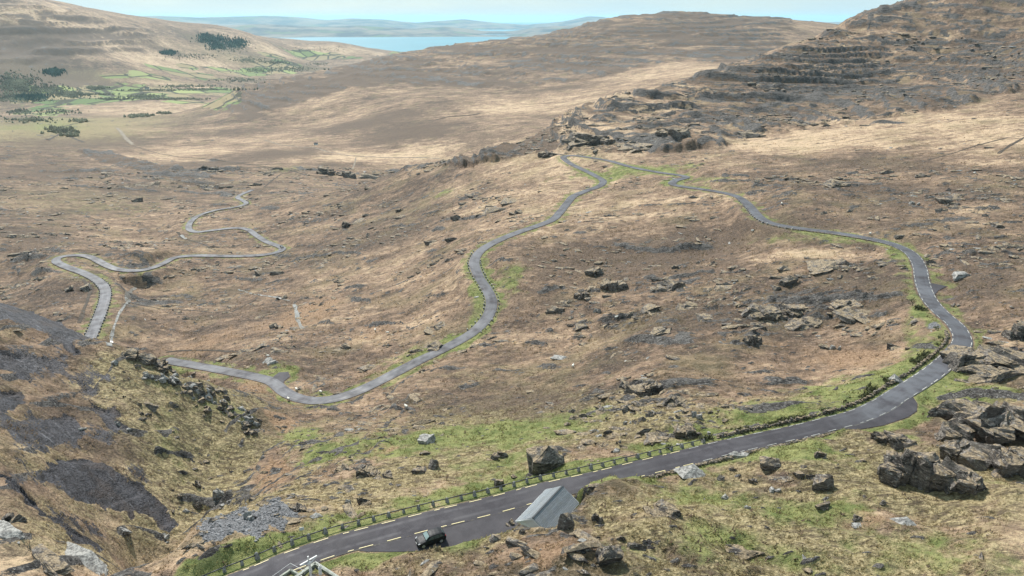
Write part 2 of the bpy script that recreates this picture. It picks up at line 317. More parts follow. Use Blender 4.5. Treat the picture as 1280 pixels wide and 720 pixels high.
for b in [(1050,640,260,90,1),(850,680,260,60,1),(620,690,120,20,.7),(200,560,80,60,.6),(60,560,120,60,.55),(100,690,130,30,.6),(50,440,90,40,.4),(160,640,80,40,.5),(300,620,90,60,.8),(480,590,150,60,.9),(650,540,160,40,.8),(880,530,160,30,.7),(1050,505,100,24,.6),(600,460,120,20,.35),(1150,600,160,30,.6),
          (460,660,60,16,.6),(1200,500,120,20,.6),(150,470,80,40,.7),(330,580,70,60,.6),(750,410,160,30,.3),(60,168,130,12,.8),(120,152,120,8,.6),(300,75,80,8,.4),(150,95,110,6,.5),(80,250,130,20,.4),(1250,300,60,40,.2),(560,250,120,20,.25)]: blob(OLV, *b, hitf=None)
RUST -= OLV.clip(0, 1)
for b in [(343,600,30,17,2.2),(350,530,26,12,1.6),(312,485,22,8,.9),(700,695,80,16,1.0),(470,562,50,10,.9),(1080,655,60,12,.9),(975,600,40,8,.8),(900,640,40,8,.5),(430,590,40,10,.6)]: blob(RUST, *b)
for b in [(50,106,90,24,.9),(40,150,60,12,.4)]: blob(WOOD, *b)
DARK += .8 * WOOD.clip(0, 1); RUST -= .6 * WOOD.clip(0, 1)
DARK += .20 * sst(130, 190, r) * (1 - sst(850, 1100, r)) * (1 - PALE.clip(0, 1))
poly(GRAV, [(247,667),(285,642),(315,640),(340,627),(360,630),(375,645),(375,652),(335,670),(290,672),(260,679)], 1, .004)
for b in [(395,478,8,3,.5),(1168,410,12,5,1)]: blob(GRAV, *b)
for f_ in [(100,121,70,9,1.2),(170,118,60,8,1.2),(235,114,16,3,1.0),(225,90,50,4,.9),(300,92,40,4,1.1),(345,84,34,4,1.0),(385,72,40,4,1.1),(150,95,40,2,.7),(430,72,30,3,.7)]: blob(FIELD, *f_, 'max', .8)
FLD = [(110,126,46,3),(165,117,40,3.5),(205,119,25,3.5),(250,116,25,3),(285,113,20,3),(140,113,20,2),(185,94,22,2),(235,128,22,2),(280,121,20,3),(55,140,26,5),(235,84,12,2),(282,90,14,2.5),(300,93,12,2),(318,88,12,2),(385,68,14,2.5),(360,80,14,2),(345,90,20,2),(500,68,10,1.2),(340,70,12,1.5)]
for f_ in FLD: blob(FIELD, *f_, 1.6, 'max', .8)

# ------------------------------------------------------------------ relief
def octv(lam, amp, seed):
    f = sst(2.2, 5.0, lam / spc)
    return perlin(x / lam, y / lam, seed) * amp * f
near = 1 - sst(700, 1500, r)
smooth = np.clip(1 - SLAB * .7, 0, 1)
rough = np.clip(RK * .9 + .35, .2, 1.4)
rel = np.zeros_like(x)
rel += octv(900, 9, 21) * sst(1500, 3000, r) + octv(420, 7, 22) * sst(1100, 2400, r)
rel += octv(200, 3.5, 23) * sst(500, 1500, r) + octv(95, 1.6, 24) * sst(200, 800, r) * rough
rel += octv(46, 1.1, 25) * sst(90, 300, r) * rough + octv(24, .75, 26) * rough * smooth + octv(12, .5, 27) * rough * smooth
rel += octv(6.5, .42, 28) * smooth * rough + octv(3.3, .26, 29) * smooth + octv(1.7, .17, 30) * smooth + octv(.9, .10, 31) * smooth + octv(.5, .06, 32) * smooth
rel += (0.5 - np.abs(perlin(x / 5 + .3 * perlin(x / 9, y / 9, 71), y / 3.2, 72))) * .5 * smooth * sst(2.2, 4, 3.2 / spc) * np.clip(rough, .4, 1)
dq = x * .62 + y * .78; dp = x * .78 - y * .62
rel += (fbm(dp / 2.4, dq, 13, 3, 190) * 1.5 + (.35 - np.abs(perlin(dp / 26, dq / 7, 193))) * 1.1) * (1 - sst(120, 180, r)) * smooth * sst(-5, 25, x + (r - 60) * .0)
# broken rock ledges: bands that run across the valley, rising like steps away from the pass
LEDGE = Z()
def ledges(L, amp, seed, r0, r1, thr, tx=0.10, hz=0.35, lenx=5.0, pw=1.0):
    global rel, LEDGE
    band = sst(r0 * .7, r0, r) * (1 - sst(r1, r1 * 1.5, r))
    wv = fbm(x, y, L * 4, 3, seed) * L * 1.5
    u = (y * (1) + x * tx + hz * (H - 200) * 3 + wv) / L
    k = np.floor(u); f = (u - k).astype(np.float32)
    patch = perlin(x / (L * lenx) + k * 17.3, k * 5.1 + y / (L * lenx * 3), seed + 5) * .6 + perlin(x / (L * 1.3) + k * 7.7, y / (L * 2.2), seed + 6) * .5
    m = sst(thr, thr + .22, patch * .8 + (RK - .62) * .62) * band * (1 - SLAB)
    jag = 1 + .5 * perlin(x / (L * .35), y / (L * .35), seed + 7)
    rise = np.clip(f / .16, 0, 1)
    prof = np.where(f < .16, rise, 1 - ((f - .16) / .84) ** .8)
    rel += amp * jag * m * prof
    LEDGE = np.maximum(LEDGE, m * sst(0.02, .06, f) * (1 - sst(.17, .28, f + .12 * perlin(x / (L * .25), y / (L * .25), seed + 9))))
    top = m * (1 - sst(.3, .75, f)) * sst(.15, .45, perlin(x / (L * .5), y / (L * .3), seed + 11))
    LEDGE = np.maximum(LEDGE, top * .38)
HILL = Z(); poly(HILL, [(548,208),(600,197),(650,176),(700,154),(708,188),(640,200),(570,212)], 1, .006); poly(HILL, [(590,205),(640,192),(700,148),(800,116),(900,88),(960,68),(1050,31),(1160,-4),(1280,-34),(1330,-40),(1330,112),(1280,114),(1200,135),(1080,152),(960,168),(900,186),(820,194),(700,192)], 1, .02)
FARH = Z(); poly(FARH, [(262,133),(400,88),(500,66),(600,50),(760,22),(860,16),(1040,30),(980,62),(860,78),(760,98),(640,112),(480,108),(380,128),(280,160)], 1, .03)
def terraces(mask, S, amp, seed, lx, cover, wv=.5, rmax=1e9):
    global rel, LEDGE
    u = (H + fbm(x, y, lx * 1.6, 3, seed) * S * wv * 2.2 + x * .012) / S
    k = np.floor(u); f = (u - k).astype(np.float32)
    pt = perlin(x / lx + k * 13.7, y / (lx * 2.5) + k * 3.1, seed + 4) + .45 * perlin(x / (lx * .28) + k * 5, y / (lx * .5), seed + 5)
    m = mask * sst(-cover, -cover + .3, pt) * (r < rmax)
    jag = 1 + .45 * perlin(x / (lx * .09), y / (lx * .09), seed + 6) * sst(2, 4, lx * .09 / spc)
    rel += amp * S * m * jag * (np.where(f < .12, f / .12, 1) - f)
    fr = f + .13 * perlin(x / (lx * .12), y / (lx * .08), seed + 7)
    LEDGE = np.maximum(LEDGE, m * sst(-.02, .06, fr) * (1 - sst(.13, .23, fr)))
terraces(HILL, 5.2, .85, 300, 140, .5, wv=.3); terraces(HILL, 2.7, .8, 310, 90, .5, wv=.25)
L0 = LEDGE.copy(); terraces(FARH, 11, .5, 320, 300, .35, wv=.35); terraces(FARH, 6, .6, 330, 120, .05, wv=.3)
FL = (LEDGE - L0).clip(0, 1); LEDGE = L0 + FL * .8; bandn = lambda mx_, mh, sd: perlin(x / mx_ + y / (mx_ * 2), H / mh, sd) + .55 * perlin(x / (mx_ * .3), H / (mh * .45), sd + 1) + .35 * perlin(x / (mx_ * .1), y / (mx_ * .1), sd + 2)
DARK += FL * .5 + FARH * (sst(-.15, .35, bandn(330, 13, 340)) * .95 + .25)
DARK += HILL * (sst(-.15, .4, bandn(110, 4.5, 344)) * .6)
LFH = Z(); poly(LFH, [(-20,-10),(60,8),(150,25),(210,34),(200,62),(120,78),(60,92),(-20,100)], 1, .03); L0 = LEDGE.copy(); terraces(LFH, 26, .6, 350, 300, .1); terraces(LFH, 12, .5, 360, 150, .0)
FL = (LEDGE - L0).clip(0, 1); LEDGE = L0 + FL * .5; DARK += FL * .5 + LFH * sst(-.1, .4, bandn(420, 30, 370)) * .7
RK = np.where(HILL > .3, np.clip(RK, .62, .72), RK); RK = np.where(FARH > .3, np.minimum(RK, .45), RK)
ledges(4.5, .55, 43, 62, 190, .16, lenx=3)
ledges(8, .85, 40, 80, 300, .11)
ledges(14, 1.3, 50, 130, 600, .10)
ledges(27, 2.0, 60, 260, 1150, .13, hz=.2)
ledges(55, 4, 80, 900, 5000, .14, hz=.2)
ROCK = np.maximum(ROCK, LEDGE)
# dipping slabs on the left slope (beds run down towards the gully)
ub = (x * .80 - y * .30) / 5.0 + fbm(x, y, 30, 2, 90) * 2.0
fb = ub - np.floor(ub)
leftm = sst(.2, .8, SLAB)
rel += leftm * (np.where(fb < .12, fb / .12, 1 - (fb - .12) / .88) * .5 - .5)
wl = (1 - sst(-30, -22, x)) * (1 - sst(185, 215, r)) * (1 - leftm)
ub2 = (x * .8 - y * .35) / 6.5 + fbm(x, y, 24, 3, 95) * 1.6
fb2 = ub2 - np.floor(ub2)
mb = sst(.0, .3, perlin(x / 20 + np.floor(ub2) * 3.3, y / 30, 97) + .26) * wl
rel += mb * (np.where(fb2 < .15, fb2 / .15, 1 - (fb2 - .15) / .85)) * .9
ROCK = np.maximum(ROCK, mb * sst(.03, .1, fb2) * (1 - sst(.18, .36, fb2 + .25 * perlin(x / 3, y / 3, 98))))
# scree-like knobbly rock bands with a real relief
kn = np.clip(RK - 1.0, 0, .5) * .9
rel += kn * (np.abs(perlin(x / 5, y / 4, 101)) * 1.9 + np.abs(perlin(x / 2.2, y / 2, 102)) * .9 * sst(2.2, 4, 2 / spc)) * (1 - sst(200, 1200, r) * .2)
ROCK = np.maximum(ROCK, np.clip(kn * sst(.1, .35, np.abs(perlin(x / 5, y / 4, 101)) + .2 * perlin(x / 1.5, y / 1.5, 103)) * 1.3, 0, 1) * .9)

# small stones and heathery bits of bare rock between the ledges
def specks(ax_, ay_, r0, r1, seed, thr):
    global rel, ROCK
    bnd = sst(r0 * .8, r0, r) * (1 - sst(r1, r1 * 1.25, r))
    q = perlin(x / ax_, y / ay_, seed) * .65 + perlin(x / (ax_ * .4), y / (ay_ * .5), seed + 1) * .5 + .38 * fbm(x, y, 45, 3, seed + 2) + (RK - .5) * .35
    m = sst(thr, thr + .14, q) * bnd * (1 - SLAB) * (1 - .8 * PALE.clip(0, 1))
    ROCK = np.maximum(ROCK, m * .92); rel += m * ay_ * .16
specks(3.6, 1.7, 60, 230, 400, .44); specks(6.5, 3.4, 210, 480, 404, .42); specks(12, 6, 440, 1050, 408, .44); specks(34, 15, 1000, 5000, 412, .50)
# ------------------------------------------------------------------ roads bedded into the ground
def line3(pts):
    P = np.array([at_drop(*p) for p in pts])
    return P
def resample(P, step):
    d = np.concatenate([[0], np.cumsum(np.hypot(np.diff(P[:, 0]), np.diff(P[:, 1])))])
    # Catmull-Rom through the surveyed points, then even spacing
    out_ = []
    for i in range(len(P) - 1):
        p0 = P[max(i - 1, 0)]; p1 = P[i]; p2 = P[i + 1]; p3 = P[min(i + 2, len(P) - 1)]
        for t in np.linspace(0, 1, 12, endpoint=False):
            out_.append(.5 * ((2 * p1) + (-p0 + p2) * t + (2 * p0 - 5 * p1 + 4 * p2 - p3) * t * t + (-p0 + 3 * p1 - 3 * p2 + p3) * t ** 3))
    out_.append(P[-1]); Q = np.array(out_)
    d = np.concatenate([[0], np.cumsum(np.hypot(np.diff(Q[:, 0]), np.diff(Q[:, 1])))])
    s = np.arange(0, d[-1], step)
    R = np.stack([np.interp(s, d, Q[:, k]) for k in range(3)], 1)
    k = np.array([1, 4, 7, 8, 7, 4, 1.]); k /= k.sum()
    for _ in range(3):
        for c in range(3):
            pad = np.concatenate([np.full(3, R[0, c]), R[:, c], np.full(3, R[-1, c])])
            if c < 2:
                kk = np.array([1, 2, 1.]) / 4; sm = np.convolve(R[:, c], kk, 'same'); sm[0] = R[0, c]; sm[-1] = R[-1, c]; R[:, c] = sm
            else: R[:, c] = np.convolve(pad, k, 'valid')
    return R
RA = resample(line3(ROAD_A), 1.0); RB = resample(line3(ROAD_B), 1.5)
Hd = H + rel
dist = np.full((NA, NR), 1e3); rh = np.zeros((NA, NR)); side = np.zeros((NA, NR), np.float32)
def lay(Rd, reach=16.0):
    for i in range(len(Rd) - 1):
        ax, ay, az_ = Rd[i]; bx, by, bz_ = Rd[i + 1]
        rr = math.hypot(ax, ay); a = math.atan2(ax, ay)
        da = reach / rr * 1.05; dl0 = math.log(max(rr - reach, 5)); dl1 = math.log(rr + reach)
        i0 = np.searchsorted(fine, a - da); i1 = np.searchsorted(fine, a + da); j0 = np.searchsorted(LR, dl0); j1 = np.searchsorted(LR, dl1)
        if i1 <= i0 or j1 <= j0: continue
        sub = (slice(i0, i1), slice(j0, j1)); X_ = x[sub]; Y_ = y[sub]
        dx, dy = bx - ax, by - ay; L2 = dx * dx + dy * dy + 1e-9
        t = np.clip(((X_ - ax) * dx + (Y_ - ay) * dy) / L2, 0, 1)
        d = np.hypot(X_ - ax - t * dx, Y_ - ay - t * dy)
        m = d < dist[sub]
        dist[sub] = np.where(m, d, dist[sub]); rh[sub] = np.where(m, az_ + t * (bz_ - az_), rh[sub])
        side[sub] = np.where(m, np.sign(dx * (Y_ - ay) - dy * (X_ - ax)), side[sub])
lay(RA); lay(RB)
# lay-by beside the hut and the widened bend (extra tarmac on one side): polygons in world x, y
def wpt(px, py, D): q = at_drop(px, py, D); return (q[0], q[1])
LAYBYS = [([wpt(*p, 66.1) for p in [(415,683),(459,676),(520,663),(600,643),(660,627),(700,617),(690,624),(668,640),(650,655),(636,664),(622,676),(600,682),(560,688),(500,690),(458,690)]], SEA - 66.15),
          ([wpt(*p, 67.6) for p in [(1040,533),(1080,521),(1120,497),(1138,489),(1147,503),(1146,513),(1135,521),(1105,532),(1075,538),(1050,538)]], SEA - 67.45),
          ([wpt(*p, 67.9) for p in [(1136,481),(1150,461),(1168,457),(1175,462),(1160,474)]], SEA - 68.0),
          ([wpt(*p, 70.7) for p in [(1153,355),(1160,352),(1184,357),(1173,363),(1166,372)]], SEA - 70.7),
          ([wpt(*p, 103.6) for p in [(325,471),(340,468),(348,461),(360,461),(362,468),(355,474),(352,483),(345,480)]], SEA - 103.7)]
def pdist(pts, X_, Y_):
    ins = np.zeros(X_.shape, bool); dm = np.full(X_.shape, 1e3); m = len(pts)
    for k in range(m):
        ax, ay = pts[k]; bx, by = pts[(k + 1) % m]
        ins ^= ((ay > Y_) != (by > Y_)) & (X_ < (bx - ax) * (Y_ - ay) / (by - ay + 1e-12) + ax)
        dx, dy = bx - ax, by - ay; t = np.clip(((X_ - ax) * dx + (Y_ - ay) * dy) / (dx * dx + dy * dy + 1e-9), 0, 1)
        dm = np.minimum(dm, np.hypot(X_ - ax - t * dx, Y_ - ay - t * dy))
    return np.where(ins, -dm, dm)
HW = 2.05
def sub_of(pts, reach):
    c = np.array(pts); a = np.arctan2(c[:, 0], c[:, 1]); rr = np.hypot(c[:, 0], c[:, 1])
    da = reach / rr.min(); return (slice(np.searchsorted(fine, a.min() - da), np.searchsorted(fine, a.max() + da)), slice(np.searchsorted(LR, math.log(rr.min() - reach)), np.searchsorted(LR, math.log(rr.max() + reach))))
for pts, zz in LAYBYS:
    sb = sub_of(pts, 14); d = pdist(pts, x[sb], y[sb]) + HW
    m = d < dist[sb]
    tgt = np.where(dist[sb] < 9, rh[sb], zz)
    dist[sb] = np.where(m, d, dist[sb]); rh[sb] = np.where(m, tgt, rh[sb])
edge = dist - HW                                     # metres outside the tarmac
flat = 0.45 + 1.3 * spc
fall = np.where(r < 130, np.where(side < 0, 1.5, 3.0), 6.5)
wgt = sst(0, 1, (edge - flat) / fall)
bed = rh - (.05 + .12 * spc.clip(0, 1.6)) - .06 * sst(0, 1.5, edge) + np.where(edge > .3, .10 * perlin(x / 1.3, y / 1.3, 7) * sst(.3, 2, edge), 0)
def bump_at(px, py, z, rad, hgt):
    global Hd
    q = at(px, py, z); Hd += hgt * np.exp(-((x - q[0]) ** 2 + (y - q[1]) ** 2) / rad ** 2)
bump_at(820, 668, 87, 5, 1.5); bump_at(720, 700, 81, 4, 1.3); bump_at(950, 655, 91, 6, 1.2); bump_at(1090, 640, 90, 6, 1.4); bump_at(870, 715, 78, 4, 1.0); bump_at(1010, 705, 80, 5, 1.1); bump_at(700, 652, 90, 3.2, 1.2); bump_at(640, 680, 87, 2.6, .8); bump_at(760, 603, 99, 3.5, 1.0); bump_at(735, 625, 94, 3, .8)
Hd = np.where(dist < 900, bed * (1 - wgt) + Hd * wgt, Hd)
# hut pad
HUT_C = (5.05, 77.9); HUT_A = math.atan2(6.8, 4.5); HUT_L, HUT_W = 8.2, 5.4; HUT_Z = SEA - 66.55
ca, sa_ = math.cos(HUT_A), math.sin(HUT_A)
lx = (x - HUT_C[0]) * ca + (y - HUT_C[1]) * sa_; ly = -(x - HUT_C[0]) * sa_ + (y - HUT_C[1]) * ca
dh = np.maximum(np.abs(lx) - HUT_L / 2, np.abs(ly) - HUT_W / 2)
wh = 1 - sst(.15, 1.9, dh)
Hd = Hd * (1 - wh) + (HUT_Z - .05) * wh
verge = np.where(dist < 900, sst(-.1, .5, edge) * (1 - sst(1.0, 4.6, edge + 3.2 * perlin(x / 5, y / 5, 33))), 0) * (r < 700)
GREEN = GREEN + verge * np.where(r < 160, .85, .62)
for M_ in (ROCK, SLAB, RK): M_ *= (1 - (1 - sst(.2, 2.2, edge)) * (dist < 900)).astype(np.float32)
ROCK *= (1 - .75 * verge).astype(np.float32)
bank = sst(.3, 1.2, dh) * (1 - sst(2.0, 3.5, dh)); ROCK = np.maximum(ROCK, bank * (r < 120) * .8 * sst(-.1, .2, perlin(x / 1.5, y / 1.5, 4)))
hit2 = make_hit(Hd)
def on_ground(xw, yw):
    """height of the finished ground at world points (scalars)"""
    rr = math.hypot(xw, yw); a = math.atan2(xw, yw); a = min(max(a, -AMAX), AMAX)
    fi = (a + AMAX) / (2 * AMAX) * (NF - 1); i = min(int(fi), NF - 2); u = fi - i
    lq = math.log(rr); j = int(np.clip(np.searchsorted(LR, lq) - 1, 0, NR - 2)); v = min(max((lq - LR[j]) / (LR[j + 1] - LR[j]), 0), 1)
    return float(Hd[i, j] * (1 - u) * (1 - v) + Hd[i + 1, j] * u * (1 - v) + Hd[i, j + 1] * (1 - u) * v + Hd[i + 1, j + 1] * u * v)
def spot(px, py):
    """world point of the ground seen at a pixel"""
    a, l = hit2(px, py); rr = math.exp(l); xx, yy = math.sin(a) * rr, math.cos(a) * rr
    return Vector((xx, yy, on_ground(xx, yy)))

# ------------------------------------------------------------------ ground mesh
def grid_mesh(name, co, faces, mats, attrs=None, smooth=True):
    me = bpy.data.meshes.new(name)
    me.vertices.add(len(co)); me.vertices.foreach_set('co', np.asarray(co, np.float32).ravel())
    faces = np.asarray(faces, np.int32); k = faces.shape[1]
    me.loops.add(faces.size); me.loops.foreach_set('vertex_index', faces.ravel())
    me.polygons.add(len(faces)); me.polygons.foreach_set('loop_start', np.arange(0, faces.size, k, dtype=np.int32)); me.polygons.foreach_set('loop_total', np.full(len(faces), k, np.int32))
    me.update(calc_edges=True)
    me.polygons.foreach_set('use_smooth', np.full(len(faces), smooth, bool))
    for m in mats: me.materials.append(m)
    for nm, arr in (attrs or {}).items():
        at_ = me.attributes.new(nm, 'FLOAT_COLOR', 'POINT'); at_.data.foreach_set('color', np.asarray(arr, np.float32).ravel())
    me.validate(); me.update()
    o = bpy.data.objects.new(name, me); COL.objects.link(o)
    return o
def tag(o, label=None, cat=None, group=None, kind=None):
    if label: o['label'] = label
    if cat: o['category'] = cat
    if group: o['group'] = group
    if kind: o['kind'] = kind
    return o

# ------------------------------------------------------------------ materials
def material(name):
    m = bpy.data.materials.new(name); m.use_nodes = True
    nt = m.node_tree; nt.nodes.clear()
    o = nt.nodes.new('ShaderNodeOutputMaterial'); b = nt.nodes.new('ShaderNodeBsdfPrincipled'); nt.links.new(b.outputs[0], o.inputs[0])
    return m, nt, b
class NB:
    """small node-graph helper"""
    def __init__(s, nt): s.nt = nt; s.pos = None
    def P(s):
        if s.pos is None: s.pos = s.nt.nodes.new('ShaderNodeNewGeometry').outputs['Position']
        return s.pos
    def link(s, a, b):
        if isinstance(a, (int, float)): b.default_value = a
        elif isinstance(a, tuple): b.default_value = a if len(a) == len(b.default_value) else a + (1,)
        else: s.nt.links.new(a, b)
    def scaled(s, v, sc):
        n = s.nt.nodes.new('ShaderNodeVectorMath'); n.operation = 'MULTIPLY'; s.link(v, n.inputs[0]); n.inputs[1].default_value = sc; return n.outputs[0]
    def noise(s, scale, detail=3, rough=.55, sc=None, vec=None, dist=0):
        n = s.nt.nodes.new('ShaderNodeTexNoise'); n.inputs['Scale'].default_value = scale; n.inputs['Detail'].default_value = detail; n.inputs['Roughness'].default_value = rough; n.inputs['Distortion'].default_value = dist
        v = vec or s.P()
        if sc: v = s.scaled(v, sc)
        s.link(v, n.inputs['Vector']); return n.outputs['Fac']
    def voro(s, scale, sc=None, feature='F1', out='Distance'):
        n = s.nt.nodes.new('ShaderNodeTexVoronoi'); n.feature = feature; n.inputs['Scale'].default_value = scale
        v = s.P()
        if sc: v = s.scaled(v, sc)
        s.link(v, n.inputs['Vector']); return n.outputs[out]
    def m(s, op, a, b=0., c=None, clamp=False):
        n = s.nt.nodes.new('ShaderNodeMath'); n.operation = op; n.use_clamp = clamp; s.link(a, n.inputs[0]); s.link(b, n.inputs[1])
        if c is not None: s.link(c, n.inputs[2])
        return n.outputs[0]
    def ramp(s, v, a, b, lo=0., hi=1.):
        n = s.nt.nodes.new('ShaderNodeMapRange'); n.interpolation_type = 'SMOOTHSTEP'; s.link(v, n.inputs[0]); n.inputs[1].default_value = a; n.inputs[2].default_value = b; n.inputs[3].default_value = lo; n.inputs[4].default_value = hi; return n.outputs[0]
    def mix(s, f, a, b, mode='MIX'):
        n = s.nt.nodes.new('ShaderNodeMix'); n.data_type = 'RGBA'; n.blend_type = mode; n.clamp_factor = True
        s.link(f, n.inputs[0]); s.link(a, n.inputs[6]); s.link(b, n.inputs[7]); return n.outputs[2]
    def attr(s, name):
        a = s.nt.nodes.new('ShaderNodeAttribute'); a.attribute_name = name; q = s.nt.nodes.new('ShaderNodeSeparateColor'); s.nt.links.new(a.outputs['Color'], q.inputs[0])
        return q.outputs[0], q.outputs[1], q.outputs[2], a.outputs['Alpha']
    def bump(s, hgt, dist, strength=1.0, nrm=None):
        b = s.nt.nodes.new('ShaderNodeBump'); s.link(dist, b.inputs['Distance']); b.inputs['Strength'].default_value = strength; s.link(hgt, b.inputs['Height'])
        if nrm is not None: s.link(nrm, b.inputs['Normal'])
        return b.outputs[0]

def rock_colour(g, tint=(1, 1, 1)):
    c = lambda a: tuple(v * t for v, t in zip(a, tint))
    a = g.mix(g.ramp(g.noise(.35, 5, .7), .40, .60), c((.036, .032, .030)), c((.088, .080, .075)))
    a = g.mix(g.ramp(g.noise(.13, 5, .7, sc=(.5, 1.4, 3.0)), .50, .60, 0, .6), a, c((.125, .114, .105)))
    a = g.mix(g.ramp(g.noise(1.6, 5, .75, sc=(.6, 1, 3.2)), .48, .60), a, c((.175, .165, .155)))
    a = g.mix(g.ramp(g.noise(.28, 6, .75, sc=(.5, 1.2, 3.4)), .47, .40, 0, .85), a, (.020, .018, .018))
    a = g.mix(g.ramp(g.noise(2.3, 6, .75), .59, .65), a, c((.38, .37, .34)))        # pale lichen
    a = g.mix(g.ramp(g.noise(5.5, 4, .7), .60, .66), a, (.022, .020, .020))        # black cracks
    a = g.mix(g.ramp(g.noise(.9, 4), .60, .70, 0, .5), a, (.10, .085, .04))        # moss
    return a
def ground_colour(g):
    rock, green, rust, dark = g.attr('cover_a'); pale, slab, grav, field = g.attr('cover_b')
    n1 = g.noise(.011, 5, .6, sc=(1, 1.6, 1)); n2 = g.noise(.06, 5, .62, sc=(.8, 1.5, 1.2)); n3 = g.noise(.33, 5, .65); n4 = g.noise(1.7, 4, .7); n5 = g.noise(6.0, 3, .7)
    straw, tan, brown, heath = (.56, .410, .272), (.300, .206, .140), (.145, .098, .070), (.060, .045, .038)
    v = g.m('ADD', g.m('MULTIPLY', n1, .30), g.m('ADD', g.m('MULTIPLY', n2, .38), g.m('MULTIPLY', n3, .32)))
    v = g.m('ADD', v, g.m('MULTIPLY', g.m('SUBTRACT', pale, g.m('MULTIPLY', dark, .8)), .12))
    v = g.m('ADD', v, g.m('MULTIPLY', g.m('SUBTRACT', g.noise(.0035, 5, .6, sc=(1, 1.5, 1)), .5), .22))
    v = g.m('SUBTRACT', v, .022)
    col = g.mix(g.ramp(v, .42, .54), brown, tan)
    col = g.mix(g.ramp(v, .51, .62), col, straw)
    col = g.mix(g.ramp(v, .47, .38), col, heath)
    # heathery dark mottling at two sizes, stronger where the ground is rocky
    mo = g.noise(.19, 6, .74, sc=(.45, 1.7, 1)); mo2 = g.noise(.75, 5, .77, sc=(.45, 1.6, 1))
    col = g.mix(g.ramp(mo, .51, .60, 0, .68), col, (.092, .068, .052))
    col = g.mix(g.ramp(mo2, .53, .61, 0, .62), col, (.080, .060, .046))
    col = g.mix(g.ramp(mo2, .44, .36, 0, .45), col, (.50, .375, .255))
    # grass clumps and the dark gaps between them
    col = g.mix(g.ramp(n4, .42, .30, 0, .38), col, (.125, .092, .060))
    col = g.mix(g.ramp(n4, .55, .72, 0, .60), col, (.53, .385, .265))
    col = g.mix(g.ramp(n5, .45, .30, 0, .40), col, (.075, .055, .035))
    # olive flush everywhere, green where the turf is grazed
    ol = g.ramp(g.noise(.045, 5, .6), .48, .68, 0, .34)
    col = g.mix(ol, col, (.225, .190, .100))
    oln = g.m('ADD', g.m('MULTIPLY', rust, -1.0), g.m('MULTIPLY', g.m('SUBTRACT', g.noise(.17, 5, .7), .5), 1.6))
    oc = g.mix(g.ramp(n4, .38, .64), (.155, .130, .060), (.46, .385, .215))
    col = g.mix(g.m('MULTIPLY', g.ramp(oln, .1, .8), .78), col, g.mix(g.ramp(mo2, .58, .50), (.110, .088, .052), oc))
    gcol = g.mix(g.ramp(n3, .35, .65), (.108, .136, .042), (.240, .246, .095))
    gcol = g.mix(g.ramp(n4, .5, .7, 0, .5), gcol, (.30, .29, .11))
    gcol = g.mix(g.ramp(n5, .42, .26, 0, .4), gcol, (.060, .070, .020))
    gf = g.ramp(g.m('ADD', green, g.m('MULTIPLY', g.m('SUBTRACT', g.noise(.25, 6, .7), .5), 1.5)), .30, .80)
    gf = g.m('MULTIPLY', gf, g.ramp(green, .03, .3))
    col = g.mix(gf, col, gcol)
    rf = g.ramp(g.m('ADD', rust, g.m('MULTIPLY', g.m('SUBTRACT', g.noise(.2, 5, .65), .5), 1.4)), .25, .85, 0, .8)
    col = g.mix(rf, col, g.mix(g.ramp(n4, .35, .65), (.205, .125, .075), (.38, .255, .160)))
    df = g.ramp(g.m('ADD', dark, g.m('MULTIPLY', g.m('SUBTRACT', g.noise(.13, 7, .78), .5), 2.4)), .22, .80, 0, .82)
    col = g.mix(df, col, g.mix(g.ramp(n4, .35, .65), (.060, .044, .036), (.175, .125, .088)))
    # bright enclosed pasture far down the valley
    vz = g.scaled(g.P(), (1, 1, 0))
    vcn = g.nt.nodes.new('ShaderNodeTexVoronoi'); vcn.distance = 'CHEBYCHEV'; vcn.inputs['Scale'].default_value = 1 / 105.; g.link(vz, vcn.inputs['Vector'])
    ven = g.nt.nodes.new('ShaderNodeTexVoronoi'); ven.feature = 'DISTANCE_TO_EDGE'; ven.inputs['Scale'].default_value = 1 / 105.; g.link(vz, ven.inputs['Vector'])
    vs3 = g.nt.nodes.new('ShaderNodeSeparateColor'); g.link(vcn.outputs['Color'], vs3.inputs[0])
    fc = g.mix(vs3.outputs[0], (.10, .145, .055), (.27, .30, .12))
    fc = g.mix(g.ramp(vs3.outputs[1], .55, .6), fc, (.26, .21, .12))
    fc = g.mix(g.ramp(ven.outputs[0], .07, .04), fc, (.055, .055, .035))
    col = g.mix(g.ramp(g.m('ADD', field, g.m('MULTIPLY', g.m('SUBTRACT', g.noise(.02, 4), .5), .8)), .48, .58), col, fc)
    # rock
    rc = rock_colour(g)
    rfac = g.ramp(g.m('ADD', rock, g.m('MULTIPLY', g.m('SUBTRACT', g.noise(.45, 7, .8, sc=(.6, 1.4, 2.2)), .5), 2.6)), .46, .58)
    rfac = g.m('MULTIPLY', rfac, g.ramp(rock, .05, .25))
    col = g.mix(rfac, col, rc)
    mpn = g.nt.nodes.new('ShaderNodeMapping'); mpn.inputs['Rotation'].default_value = (0, 0, math.radians(28)); g.link(g.P(), mpn.inputs['Vector'])
    rv = mpn.outputs[0]
    st = g.noise(.55, 7, .76, sc=(.28, 1.5, 1.2), dist=.5, vec=rv)
    sc_ = g.mix(g.ramp(st, .36, .64), (.024, .022, .026), (.086, .083, .095))
    sc_ = g.mix(g.ramp(g.noise(.5, 7, .78, sc=(.22, 1.8, .8), vec=rv), .56, .68, 0, .8), sc_, (.25, .25, .275))  # light bluish streaks, the slabs' sheen put into the colour
    sc_ = g.mix(g.ramp(g.noise(.16, 4), .52, .66, 0, .7), sc_, (.085, .066, .060))
    sc_ = g.mix(g.ramp(g.noise(3.2, 4, .7), .40, .30, 0, .8), sc_, (.018, .016, .017))
